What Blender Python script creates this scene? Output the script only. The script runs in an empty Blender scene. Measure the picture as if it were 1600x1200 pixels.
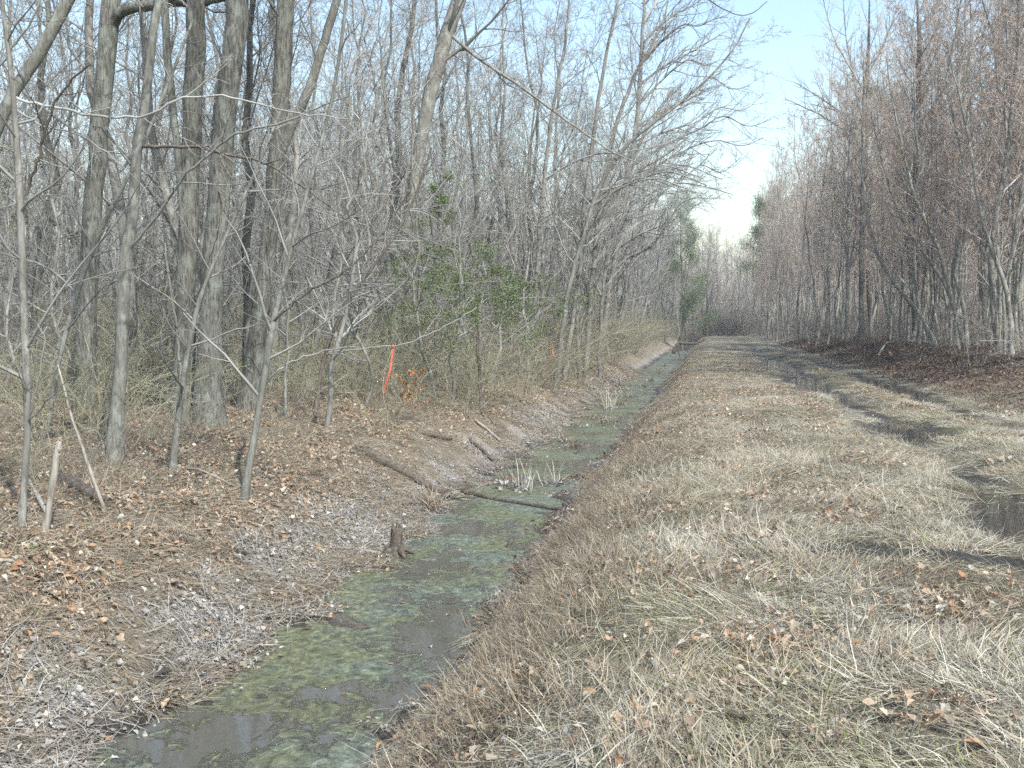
import bpy, math, random
import numpy as np
from mathutils import Vector

S = bpy.context.scene
C = S.collection
R_ = math.radians

# ------------------------------------------------------------------ camera, sky, sun, exposure
CAM_H = 1.72
FPX = 1689.0
HOR = 505.0
PITCH = math.atan((600.0 - HOR) / FPX)
cam_d = bpy.data.cameras.new('camera')
cam_d.sensor_width = 36.0
cam_d.lens = 36.0 * FPX / 1600.0
cam_d.clip_start = 0.05
cam_d.clip_end = 3000.0
cam = bpy.data.objects.new('camera', cam_d)
C.objects.link(cam)
cam.location = (0, 0, CAM_H)
cam.rotation_euler = (math.pi / 2 - PITCH, 0, 0)
S.camera = cam

SUN_AZ = R_(151.0)      # direction towards the sun, clockwise from +Y
SUN_EL = R_(48.0)
world = bpy.data.worlds.new('World')
S.world = world
world.use_nodes = True
wt = world.node_tree
wt.nodes.clear()
sky = wt.nodes.new('ShaderNodeTexSky')
sky.sky_type = 'NISHITA'
sky.sun_disc = False
sky.sun_elevation = SUN_EL
sky.sun_rotation = SUN_AZ
sky.air_density = 1.5
sky.dust_density = 1.6
sky.ozone_density = 2.2
bg = wt.nodes.new('ShaderNodeBackground')
bg.inputs['Strength'].default_value = 0.15
wo = wt.nodes.new('ShaderNodeOutputWorld')
wt.links.new(sky.outputs[0], bg.inputs[0])
wt.links.new(bg.outputs[0], wo.inputs[0])

sun_d = bpy.data.lights.new('sun', 'SUN')
sun_d.energy = 3.7
sun_d.angle = R_(0.53)
sun_d.color = (1.0, 0.97, 0.91)
sun = bpy.data.objects.new('sun', sun_d)
C.objects.link(sun)
sdir = Vector((math.sin(SUN_AZ) * math.cos(SUN_EL), math.cos(SUN_AZ) * math.cos(SUN_EL), math.sin(SUN_EL)))
sun.rotation_euler = sdir.to_track_quat('Z', 'Y').to_euler()

vs = S.view_settings
vs.view_transform = 'Standard'
vs.look = 'None'
vs.exposure = 0.85
vs.gamma = 1.0
vs.use_curve_mapping = False
S.render.engine = 'CYCLES'
S.cycles.max_bounces = 4
S.cycles.diffuse_bounces = 2
S.cycles.volume_bounces = 0
S.cycles.glossy_bounces = 2
S.cycles.transmission_bounces = 3
S.cycles.transparent_max_bounces = 4
S.cycles.use_denoising = False
S.cycles.use_adaptive_sampling = True
S.cycles.adaptive_threshold = 0.045
S.cycles.adaptive_min_samples = 48
S.cycles.sampling_pattern = 'TABULATED_SOBOL'
S.cycles.debug_use_spatial_splits = True
S.cycles.sample_clamp_indirect = 4.0

# ------------------------------------------------------------------ layout helpers
RNG = np.random.default_rng(11)
VPX = 0.1835
CN = 1.0 / math.sqrt(1 + VPX * VPX)


def uv_of(x, y):
    return (x - VPX * y) * CN, (x * VPX + y) * CN


def xy_of(u, v):
    return (u + VPX * v) * CN, (v - VPX * u) * CN


class SineNoise:
    def __init__(self, seed, wl, n=10):
        r = np.random.default_rng(seed)
        a = r.uniform(0, 2 * np.pi, n)
        k = 2 * np.pi / wl * r.uniform(0.6, 1.6, n)
        self.kx, self.ky, self.ph = k * np.cos(a), k * np.sin(a), r.uniform(0, 6.28, n)
        self.n = n

    def __call__(self, x, y):
        s = 0.0
        for a, b, p in zip(self.kx, self.ky, self.ph):
            s = s + np.sin(x * a + y * b + p)
        return s / math.sqrt(self.n)


N_big, N_mid, N_sml, N_wat, N_den, N_cl = SineNoise(1, 6.0), SineNoise(2, 1.5), SineNoise(3, 0.45), SineNoise(4, 2.4), SineNoise(5, 2.0), SineNoise(6, 9.0)

_pu = np.array([-400, -80, -30, -12, -8, -6, -5.3, -4.6, -4.15, -3.55, -2.7, -2.25, -1.85, -1.5, -0.9, -0.3, 1.5, 2.6, 5.6, 6.6, 8.0, 9.5, 12, 80, 400])
_pz = np.array([1.5, 0.9, 0.3, 0.08, 0.0, -0.07, -0.2, -0.62, -0.9, -1.06, -1.16, -1.05, -0.93, -0.62, -0.14, -0.01, 0.03, 0.0, 0.0, 0.22, 0.72, 0.66, 0.45, 0.9, 1.5])
_tu = np.arange(-60, 60, 0.05)
_tz = np.interp(_tu, _pu, _pz)
_k = np.hanning(13); _k /= _k.sum()
_tz = np.convolve(np.pad(_tz, 6, mode='edge'), _k, mode='valid')
_tz2 = _tz.copy()
WATER_Z = -1.0
#           u     v     half width, half length, depth
PUDDLES = [(3.15, 18.6, 0.62, 1.5, 0.13), (2.75, 32.5, 0.6, 3.8, 0.13), (2.8, 47.0, 0.65, 5.8, 0.13),
           (3.1, 25.4, 0.4, 1.3, 0.11), (2.75, 10.0, 0.6, 1.3, 0.13), (4.9, 29.5, 0.45, 5.2, 0.12)]


def rut_left(v):
    return np.interp(v, [0, 7, 10, 16, 24, 60, 140], [2.5, 2.5, 2.75, 3.05, 3.0, 2.8, 3.0])


def rut_right(v):
    return rut_left(v) + 1.8


def base_h(u, v):
    w = 0.10 * np.sin(v * 0.42 + 0.6) + 0.07 * np.sin(v * 1.13 + 2.0)
    uu = np.where((u > -6) & (u < 0), u + w * np.clip(1 - np.abs(u + 2.9) / 2.5, 0, 1), u)
    rise = 5.0 * np.clip((v - 185) / 90, 0, 1) ** 1.5 + 4.0 * np.clip((np.abs(u) - 55) / 60, 0, 1)
    return np.where(np.abs(uu) < 58, np.interp(uu, _tu, _tz), np.interp(uu, _pu, _pz)) + rise


def height(x, y):
    x = np.asarray(x, float); y = np.asarray(y, float)
    u, v = uv_of(x, y)
    h = base_h(u, v)
    forest = np.clip((-u - 4.0) / 3, 0, 1) + np.clip((u - 6) / 3, 0, 1)
    ditch = np.clip(1 - np.abs(u + 2.9) / 1.6, 0, 1)
    h = h + N_mid(x, y) * (0.010 + 0.035 * forest + 0.055 * ditch) + N_big(x, y) * (0.006 + 0.06 * forest) + N_sml(x, y) * (0.008 + 0.012 * ditch)
    g = np.clip(1.2 - v / 130, 0.25, 1)
    for ru in (rut_left(v), rut_right(v)):
        h = h - 0.034 * g * np.exp(-((u - ru) / 0.30) ** 2)
    h = h + 0.05 * np.exp(-((u - rut_left(v) - 0.9) / 0.4) ** 2)
    for (pu, pv, wu, wv, d) in PUDDLES:
        e = np.exp(-0.5 * (((u - pu) / wu) ** 2 + ((v - pv) / wv) ** 2) * 1.6)
        h = h - d * e + (N_mid(x * 1.3, y * 1.3) * 0.022 + N_sml(x, y) * 0.016) * np.minimum(e * 2.5, 1)
    # shallow churned dip crossing the grass near the viewer
    wx = np.clip((x - 1.3) / 0.7, 0, 1) * np.clip((6.0 - x) / 1, 0, 1)
    yc = 8.0 - 0.24 * (x - 1.7)
    h = h - 0.20 * wx * np.exp(-((y - yc) / 0.2) ** 2) + 0.04 * wx * np.exp(-((y - yc + 0.45) / 0.25) ** 2)
    return h


def hgt(x, y):
    return float(height(np.array([x]), np.array([y]))[0])


def ray(px, py):
    dx, dy = (px - 800.0) / FPX, -(py - 600.0) / FPX
    cp, sp = math.cos(PITCH), math.sin(PITCH)
    d = np.array([dx, cp + dy * sp, -sp + dy * cp])
    return d / d[1]


def at(px, py, Y):
    return np.array([0, 0, CAM_H]) + ray(px, py) * Y


def gnd(px, py):
    d = ray(px, py)
    Y = np.concatenate([np.arange(2.5, 40, 0.03), np.arange(40, 200, 0.25)])
    P = d[None, :] * Y[:, None] + np.array([0, 0, CAM_H])
    below = P[:, 2] <= height(P[:, 0], P[:, 1])
    i = int(np.argmax(below)) if below.any() else len(Y) - 1
    return np.array([P[i, 0], P[i, 1], hgt(P[i, 0], P[i, 1])])


def in_view(x, y, margin=0.16, ymin=2.5):
    return (y > ymin) & (np.abs(x / np.maximum(y, 0.1)) < 800.0 / FPX * (1 + margin) + 0.6 / np.maximum(y, 0.1))


# ------------------------------------------------------------------ object helpers
def mesh_from(name, V, F, mats, col=None, smooth=True, midx=None):
    """V (n,3), F list of arrays of faces (m,k)."""
    me = bpy.data.meshes.new(name)
    F = [f for f in (F if isinstance(F, list) else [F]) if len(f)]
    nl = sum(f.size for f in F)
    npoly = sum(len(f) for f in F)
    me.vertices.add(len(V)); me.loops.add(nl); me.polygons.add(npoly)
    me.vertices.foreach_set('co', np.ascontiguousarray(V, np.float32).ravel())
    me.loops.foreach_set('vertex_index', np.concatenate([f.ravel() for f in F]).astype(np.int32))
    tot = np.concatenate([np.full(len(f), f.shape[1]) for f in F]).astype(np.int32)
    st = np.concatenate([[0], np.cumsum(tot)[:-1]]).astype(np.int32)
    me.polygons.foreach_set('loop_start', st)
    me.polygons.foreach_set('use_smooth', np.full(npoly, smooth, bool))
    if midx is not None:
        me.polygons.foreach_set('material_index', np.asarray(midx, np.int32))
    if col is not None:
        a = me.color_attributes.new('col', 'FLOAT_COLOR', 'POINT')
        c4 = np.ones((len(V), 4), np.float32); c4[:, :np.shape(col)[1]] = col
        a.data.foreach_set('color', c4.ravel())
    me.update(calc_edges=True)
    for m in (mats if isinstance(mats, (list, tuple)) else [mats]):
        me.materials.append(m)
    return me


def obj(name, me, parent=None, loc=None, rz=0.0, sc=1.0):
    o = bpy.data.objects.new(name, me)
    C.objects.link(o)
    if parent is not None:
        o.parent = parent
    if loc is not None:
        o.location = loc
    if rz:
        o.rotation_euler = (0, 0, rz)
    if sc != 1.0:
        o.scale = (sc, sc, sc)
    return o


def tag(o, label=None, cat=None, group=None, kind=None):
    if label: o['label'] = label
    if cat: o['category'] = cat
    if group: o['group'] = group
    if kind: o['kind'] = kind
    return o


def thing(name, label, cat, loc=(0, 0, 0), rz=0.0, sc=1.0, group=None):
    return tag(obj(name, None, None, loc, rz, sc), label, cat, group)


# ------------------------------------------------------------------ materials
class NT:
    def __init__(self, name):
        self.m = bpy.data.materials.new(name)
        self.m.use_nodes = True
        self.t = self.m.node_tree
        self.t.nodes.clear()
        self.out = self.n('ShaderNodeOutputMaterial')

    def n(self, ty, **kw):
        nd = self.t.nodes.new(ty)
        for k, v in kw.items():
            if k.startswith('i_'):
                nd.inputs[k[2:].replace('_', ' ')].default_value = v
            else:
                setattr(nd, k, v)
        return nd

    def l(self, a, b):
        self.t.links.new(a, b)

    def noise(self, vec, scale, detail=4, rough=0.6):
        nd = self.n('ShaderNodeTexNoise')
        nd.inputs['Scale'].default_value = scale
        nd.inputs['Detail'].default_value = detail
        nd.inputs['Roughness'].default_value = rough
        if vec is not None: self.l(vec, nd.inputs['Vector'])
        return nd.outputs['Fac']

    def ramp(self, fac, stops):
        nd = self.n('ShaderNodeValToRGB')
        e = nd.color_ramp.elements
        while len(e) < len(stops): e.new(0.5)
        for el, (p, c) in zip(e, stops):
            el.position = p
            el.color = (*c, 1) if not np.isscalar(c) else (c, c, c, 1)
        self.l(fac, nd.inputs[0])
        return nd.outputs[0]

    def mix(self, fac, a, b, mode='MIX'):
        nd = self.n('ShaderNodeMix', data_type='RGBA', blend_type=mode)
        for s, i in ((fac, 0), (a, 6), (b, 7)):
            if hasattr(s, 'links'): self.l(s, nd.inputs[i])
            elif np.isscalar(s): nd.inputs[i].default_value = s if i == 0 else (s, s, s, 1)
            else: nd.inputs[i].default_value = (*s, 1)
        return nd.outputs[2]

    def math(self, op, a, b=0.0):
        nd = self.n('ShaderNodeMath', operation=op)
        for s, i in ((a, 0), (b, 1)):
            if hasattr(s, 'links'): self.l(s, nd.inputs[i])
            else: nd.inputs[i].default_value = s
        return nd.outputs[0]

    def mapping(self, vec, scale=(1, 1, 1), loc=None):
        nd = self.n('ShaderNodeMapping')
        nd.inputs['Scale'].default_value = scale
        self.l(vec, nd.inputs['Vector'])
        if loc is not None: self.l(loc, nd.inputs['Location'])
        return nd.outputs[0]

    def bsdf(self, col, rough=0.9, spec=0.2, bump=None, bstr=0.5, bdist=0.02):
        p = self.n('ShaderNodeBsdfPrincipled')
        for s, i in ((col, 'Base Color'), (rough, 'Roughness'), (spec, 'Specular IOR Level')):
            if hasattr(s, 'links'): self.l(s, p.inputs[i])
            elif np.isscalar(s): p.inputs[i].default_value = s
            else: p.inputs[i].default_value = (*s, 1)
        if bump is not None:
            b = self.n('ShaderNodeBump')
            b.inputs['Strength'].default_value = bstr
            b.inputs['Distance'].default_value = bdist
            self.l(bump, b.inputs['Height'])
            self.l(b.outputs[0], p.inputs['Normal'])
        return p

    def done(self, shader):
        self.l(shader.outputs[0], self.out.inputs['Surface'])
        return self.m


def m_bark(name, dark, light, lichen, furrow=1.0, lich=0.5):
    t = NT(name)
    oc = t.n('ShaderNodeTexCoord').outputs['Object']
    rnd = t.n('ShaderNodeObjectInfo').outputs['Random']
    loc = t.n('ShaderNodeCombineXYZ')
    t.l(t.math('MULTIPLY', rnd, 37.0), loc.inputs[0]); t.l(t.math('MULTIPLY', rnd, 91.0), loc.inputs[2])
    v1 = t.mapping(oc, (1, 1, 0.14), loc.outputs[0])
    v2 = t.mapping(oc, (1, 1, 0.5), loc.outputs[0])
    f = t.noise(v1, 34.0, 5, 0.65)
    big = t.noise(v2, 2.2, 4, 0.6)
    fine = t.noise(v2, 60.0, 3, 0.6)
    c = t.ramp(f, [(0.32, dark), (0.62, light)])
    c = t.mix(t.ramp(big, [(0.42, 0.0), (0.62, 1.0)]), c, t.mix(0.5, c, tuple(np.array(dark) * 0.9)))
    lm = t.math('MULTIPLY', t.ramp(t.noise(v2, 5.5, 6, 0.7), [(0.5, 0.0), (0.62, 1.0)]), lich)
    c = t.mix(lm, c, t.mix(fine, tuple(np.array(lichen) * 0.75), lichen))
    c = t.mix(t.math('MULTIPLY', rnd, 0.35), c, t.mix(1.0, c, (0.62, 0.6, 0.58), 'MULTIPLY'))
    return t.done(t.bsdf(c, 0.92, 0.15, f, 0.75 * furrow, 0.02))


def m_twig(name, c1, c2, c3=None):
    t = NT(name)
    oc = t.n('ShaderNodeTexCoord').outputs['Object']
    rnd = t.n('ShaderNodeObjectInfo').outputs['Random']
    a = t.n('ShaderNodeAttribute', attribute_name='col').outputs['Color']
    sep = t.n('ShaderNodeSeparateColor'); t.l(a, sep.inputs[0])
    c = t.mix(t.ramp(t.noise(oc, 1.3, 2), [(0.4, 0.0), (0.6, 1.0)]), c1, c2)
    if c3 is not None:
        c = t.mix(sep.outputs[0], c, c3)
    hs = t.n('ShaderNodeHueSaturation')
    t.l(t.math('MULTIPLY_ADD', rnd, 0.5), hs.inputs['Value'])
    hs.inputs['Value'].links[0].from_node.inputs[2].default_value = 0.75
    t.l(c, hs.inputs['Color'])
    return t.done(t.bsdf(hs.outputs[0], 0.8, 0.25))


def m_attr(name, transl=0.25, rough=0.75, var=0.5, spec=0.25):
    t = NT(name)
    a = t.n('ShaderNodeAttribute', attribute_name='col').outputs['Color']
    rnd = t.n('ShaderNodeObjectInfo').outputs['Random']
    hs = t.n('ShaderNodeHueSaturation')
    t.l(t.math('MULTIPLY_ADD', rnd, var), hs.inputs['Value'])
    hs.inputs['Value'].links[0].from_node.inputs[2].default_value = 1.0 - var / 2
    t.l(a, hs.inputs['Color'])
    p = t.bsdf(hs.outputs[0], rough, spec)
    if transl <= 0:
        return t.done(p)
    tr = t.n('ShaderNodeBsdfTranslucent')
    t.l(hs.outputs[0], tr.inputs[0])
    mx = t.n('ShaderNodeMixShader'); mx.inputs[0].default_value = transl
    t.l(p.outputs[0], mx.inputs[1]); t.l(tr.outputs[0], mx.inputs[2])
    return t.done(mx)


def m_ground():
    t = NT('ground_soil_and_thatch')
    g = t.n('ShaderNodeNewGeometry').outputs['Position']
    an = t.n('ShaderNodeAttribute', attribute_name='col')
    a = an.outputs['Color']
    sp = t.n('ShaderNodeSeparateColor'); t.l(a, sp.inputs[0])
    lit, mud, grn = sp.outputs[0], sp.outputs[1], sp.outputs[2]
    n1 = t.noise(g, 26.0, 6, 0.75)
    n2 = t.noise(g, 1.4, 5, 0.6)
    n3 = t.noise(g, 70.0, 3, 0.7)
    straw = t.ramp(n1, [(0.3, (0.075, 0.064, 0.048)), (0.5, (0.22, 0.19, 0.14)), (0.68, (0.42, 0.38, 0.29))])
    straw = t.mix(t.ramp(n2, [(0.42, 0.0), (0.66, 0.55)]), straw, (0.13, 0.105, 0.07))
    litter = t.ramp(n1, [(0.3, (0.075, 0.062, 0.048)), (0.48, (0.20, 0.168, 0.125)), (0.62, (0.32, 0.27, 0.20)), (0.75, (0.45, 0.405, 0.33))])
    litter = t.mix(t.ramp(n2, [(0.45, 0.0), (0.65, 0.6)]), litter, (0.15, 0.13, 0.09))
    mudc = t.ramp(n1, [(0.3, (0.022, 0.019, 0.016)), (0.6, (0.065, 0.058, 0.048)), (0.75, (0.15, 0.135, 0.115))])
    green = t.ramp(n1, [(0.3, (0.09, 0.09, 0.035)), (0.6, (0.24, 0.23, 0.10))])
    c = t.mix(t.math('MULTIPLY', grn, 0.7), straw, green)
    c = t.mix(lit, c, litter)
    c = t.mix(t.math('MULTIPLY', an.outputs['Alpha'], 0.85), c, t.ramp(n1, [(0.32, (0.11, 0.10, 0.085)), (0.5, (0.28, 0.26, 0.23)), (0.68, (0.50, 0.48, 0.44))]))
    c = t.mix(mud, c, mudc)
    r = t.n('ShaderNodeMapRange'); t.l(mud, r.inputs[0]); r.inputs[3].default_value = 0.95; r.inputs[4].default_value = 0.45
    return t.done(t.bsdf(c, r.outputs[0], 0.25, t.math('ADD', n1, t.math('MULTIPLY', n3, 0.4)), 0.9, 0.05))


def m_water():
    t = NT('algae_covered_water')
    g = t.n('ShaderNodeNewGeometry').outputs['Position']
    st = t.mapping(g, (1.0, 0.75, 1.0))
    wp = t.n('ShaderNodeTexNoise'); wp.inputs['Scale'].default_value = 2.2; wp.inputs['Detail'].default_value = 3
    t.l(g, wp.inputs['Vector'])
    ad = t.n('ShaderNodeVectorMath', operation='MULTIPLY_ADD')
    t.l(wp.outputs['Color'], ad.inputs[0]); ad.inputs[1].default_value = (0.35, 0.35, 0); t.l(st, ad.inputs[2])
    big = t.noise(ad.outputs[0], 0.8, 3, 0.55)
    mid = t.noise(ad.outputs[0], 4.2, 6, 0.7)
    fin = t.noise(ad.outputs[0], 13.0, 7, 0.78)
    tint = t.noise(g, 0.7, 2)
    cover = t.math('ADD', t.math('MULTIPLY', big, 0.62), t.math('MULTIPLY', mid, 0.46))
    cover = t.math('ADD', cover, t.math('MULTIPLY', t.math('SUBTRACT', fin, 0.5), 0.16))
    mask = t.ramp(cover, [(0.482, 0.0), (0.512, 0.8), (0.57, 1.0)])
    teal = t.ramp(fin, [(0.36, (0.045, 0.054, 0.041)), (0.47, (0.095, 0.115, 0.087)), (0.56, (0.155, 0.185, 0.143)), (0.68, (0.30, 0.335, 0.27))])
    oliv = t.ramp(fin, [(0.36, (0.045, 0.048, 0.028)), (0.47, (0.093, 0.10, 0.053)), (0.56, (0.15, 0.158, 0.08)), (0.68, (0.28, 0.295, 0.18))])
    alg = t.mix(t.ramp(t.math('ADD', t.math('MULTIPLY', tint, 0.55), t.math('MULTIPLY', mid, 0.45)), [(0.42, 0.0), (0.56, 1.0)]), teal, oliv)
    wat = t.mix(fin, (0.07, 0.069, 0.057), (0.11, 0.108, 0.09))
    c = t.mix(mask, wat, alg)
    r = t.n('ShaderNodeMapRange'); t.l(mask, r.inputs[0]); r.inputs[3].default_value = 0.04; r.inputs[4].default_value = 0.55
    hgt_ = t.math('MULTIPLY', t.math('ADD', fin, mid), mask)
    p = t.bsdf(c, r.outputs[0], 0.5, t.math('ADD', hgt_, t.math('MULTIPLY', t.noise(g, 7.0, 2), 0.05)), 0.9, 0.02)
    return t.done(p)


def m_puddle():
    t = NT('muddy_puddle_water')
    g = t.n('ShaderNodeNewGeometry').outputs['Position']
    f = t.noise(g, 9.0, 4)
    c = t.mix(f, (0.02, 0.019, 0.016), (0.05, 0.047, 0.04))
    return t.done(t.bsdf(c, 0.05, 0.5, t.noise(g, 11.0, 2), 0.05, 0.01))


def m_plain(name, c1, c2, scale=12.0, rough=0.85, stretch=(1, 1, 1), bstr=0.5, spec=0.2):
    t = NT(name)
    oc = t.mapping(t.n('ShaderNodeTexCoord').outputs['Object'], stretch)
    f = t.noise(oc, scale, 5, 0.65)
    return t.done(t.bsdf(t.ramp(f, [(0.35, c1), (0.65, c2)]), rough, spec, f, bstr, 0.01))


M = {
    'ground': m_ground(), 'water': m_water(), 'puddle': m_puddle(),
    'oak': m_bark('furrowed_grey_bark', (0.035, 0.034, 0.029), (0.215, 0.215, 0.19), (0.29, 0.325, 0.28), 1.8, 0.6),
    'smooth': m_bark('smooth_pale_bark', (0.10, 0.102, 0.088), (0.23, 0.233, 0.205), (0.38, 0.40, 0.365), 0.5, 0.55),
    'dark': m_bark('dark_brown_bark', (0.07, 0.058, 0.047), (0.20, 0.175, 0.15), (0.30, 0.30, 0.25), 1.0, 0.3),
    'pole': m_bark('thin_grey_pole_bark', (0.11, 0.106, 0.093), (0.28, 0.275, 0.245), (0.43, 0.445, 0.40), 0.7, 0.6),
    'pole_pale': m_bark('pale_pole_bark', (0.17, 0.165, 0.14), (0.38, 0.375, 0.33), (0.50, 0.515, 0.465), 0.5, 0.6),
    'twig': m_twig('grey_brown_twigs', (0.20, 0.20, 0.185), (0.33, 0.335, 0.315), (0.28, 0.265, 0.24)),
    'twig_pale': m_twig('pale_grey_twigs', (0.18, 0.18, 0.165), (0.27, 0.27, 0.25), (0.22, 0.205, 0.185)),
    'twig_red': m_twig('reddish_budding_twigs', (0.28, 0.262, 0.24), (0.40, 0.385, 0.36), (0.43, 0.335, 0.27)),
    'brush': m_twig('olive_brown_brush_stems', (0.21, 0.205, 0.125), (0.33, 0.315, 0.235), (0.28, 0.265, 0.19)),
    'brush_red': m_twig('red_brown_brush_stems', (0.17, 0.155, 0.135), (0.27, 0.255, 0.225), (0.22, 0.19, 0.16)),
    'blade': m_attr('dry_grass_blades', 0.3, 0.7, 0.45),
    'leaf': m_attr('dead_leaves', 0.15, 0.65, 0.5, 0.3),
    'green': m_attr('evergreen_leaves', 0.2, 0.45, 0.5, 0.4),
    'log': m_plain('wet_dark_log_bark', (0.045, 0.037, 0.03), (0.15, 0.13, 0.105), 22.0, 0.9, (1, 1, 1), 0.8),
    'deadwood': m_plain('bleached_dead_wood', (0.16, 0.145, 0.12), (0.36, 0.335, 0.29), 26.0, 0.85, (1, 1, 0.2), 0.5),
    'tape': m_plain('orange_plastic_ribbon', (0.36, 0.095, 0.06), (0.48, 0.15, 0.10), 9.0, 0.45, (1, 1, 1), 0.1, 0.4),
}

# ------------------------------------------------------------------ ground
def axis(segs):
    out = []
    for a, b, n in segs:
        out.append(np.linspace(a, b, n, endpoint=False))
    out.append([segs[-1][1]])
    return np.concatenate(out)


ua = axis([(-600, -80, 10), (-80, -20, 40), (-20, -7, 60), (-7, 7, 200), (7, 14, 50), (14, 60, 40), (60, 600, 10)])
va = axis([(-60, 0, 20), (0, 3, 15), (3, 14, 160), (14, 32, 160), (32, 70, 140), (70, 200, 130), (200, 700, 20)])
UU, VV = np.meshgrid(ua, va, indexing='ij')
gx, gy = xy_of(UU.ravel(), VV.ravel())
gz = height(gx, gy)
nu, nv = len(ua), len(va)
ii = np.arange(nu * nv).reshape(nu, nv)
gf = np.stack([ii[:-1, :-1], ii[1:, :-1], ii[1:, 1:], ii[:-1, 1:]], -1).reshape(-1, 4)


def zones(x, y):
    u, v = uv_of(x, y)
    nz = N_mid(x, y) * 0.5 + N_sml(x, y) * 0.3
    litter = np.clip((-u - 3.6 + nz * 0.4) / 0.5, 0, 1) + np.clip((u - 5.9 + nz * 0.5) / 0.8, 0, 1)
    h = height(x, y)
    wet = np.clip(1 - (h - WATER_Z - 0.02 + nz * 0.05) / 0.14, 0, 1) * (u < 0) * (u > -6)
    rut = np.maximum(np.exp(-((u - rut_left(v)) / 0.40) ** 4), 0.9 * np.exp(-((u - rut_right(v)) / 0.36) ** 4))
    rut = rut * np.clip(0.95 + N_den(x, y) * 0.4, 0, 1) * np.clip(2.2 - v / 60, 0, 1)
    for (pu, pv, wu, wv, d) in PUDDLES:
        rut = np.maximum(rut, np.clip(1.4 * np.exp(-0.5 * (((u - pu) / (wu * 1.1)) ** 2 + ((v - pv) / (wv * 1.1)) ** 2)) + nz * 0.2 - 0.2, 0, 1))
    wx = np.clip((x - 1.6) / 0.8, 0, 1) * np.clip((6.0 - x) / 1, 0, 1)
    yc = 8.0 - 0.24 * (x - 1.7)
    dip = wx * np.minimum(1.4 * np.exp(-((y - yc - 0.15) / 0.5) ** 2), 1) * np.clip((x - 2.0) / 1.0 + nz * 0.9 + 0.3, 0, 1)
    mud = np.clip(np.maximum(np.maximum(wet, rut), dip), 0, 1)
    grn = np.exp(-((u - rut_left(v) - 0.9) / 0.45) ** 2) * np.clip(0.6 + N_den(x, y) * 0.6, 0, 1)
    return np.clip(litter, 0, 1), mud, np.clip(grn, 0, 1)


def silt(x, y):
    u, v = uv_of(x, y)
    h = height(x, y)
    nz = N_mid(x, y) * 0.1 + N_sml(x, y) * 0.05
    return np.clip((-0.66 - h + nz * 1.6) / 0.2, 0, 1) * np.clip(1 - (-0.93 - h) / 0.08, 0, 1) * (u < -0.5) * (u > -7)


zl, zm, zg = zones(gx, gy)
me = mesh_from('ground', np.stack([gx, gy, gz], 1), gf, M['ground'], np.stack([zl, zm, zg, silt(gx, gy)], 1))
tag(obj('ground', me), 'grassy track bed, ditch banks and leaf covered forest floor', None, None, 'structure')

# ditch water: a sheet that the banks cut off
wu_, wv_ = np.linspace(-4.7, -1.3, 18), np.concatenate([np.linspace(-5, 30, 120), np.linspace(30.5, 108, 60)])
WU, WV = np.meshgrid(wu_, wv_, indexing='ij')
wx_, wy_ = xy_of(WU.ravel(), WV.ravel())
ii = np.arange(WU.size).reshape(WU.shape)
wf = np.stack([ii[:-1, :-1], ii[1:, :-1], ii[1:, 1:], ii[:-1, 1:]], -1).reshape(-1, 4)
tag(obj('ditch_water', mesh_from('ditch_water', np.stack([wx_, wy_, np.full(wx_.size, WATER_Z)], 1), wf, M['water'])),
    'still ditch water under patchy green algae', None, None, 'structure')

for (pu, pv, wu, wv, d) in PUDDLES:
    n = 40
    a = np.arange(n) / n * 2 * np.pi
    px_, py_ = xy_of(pu + np.cos(a) * wu * 1.9, pv + np.sin(a) * wv * 1.9)
    cx, cy = xy_of(pu, pv)
    zc = float(base_h(np.array([pu]), np.array([pv]))[0])
    hc = hgt(cx, cy)
    lev = zc - 0.052
    V = np.concatenate([[[cx, cy, lev]], np.stack([px_, py_, np.full(n, lev)], 1)])
    F = np.stack([np.zeros(n, int), 1 + np.arange(n), 1 + (np.arange(n) + 1) % n], 1)
    tag(obj('puddle', mesh_from('puddle', V, F, M['puddle'])), 'muddy rainwater puddle lying in a wheel rut of the track', None, None, 'structure')

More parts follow.
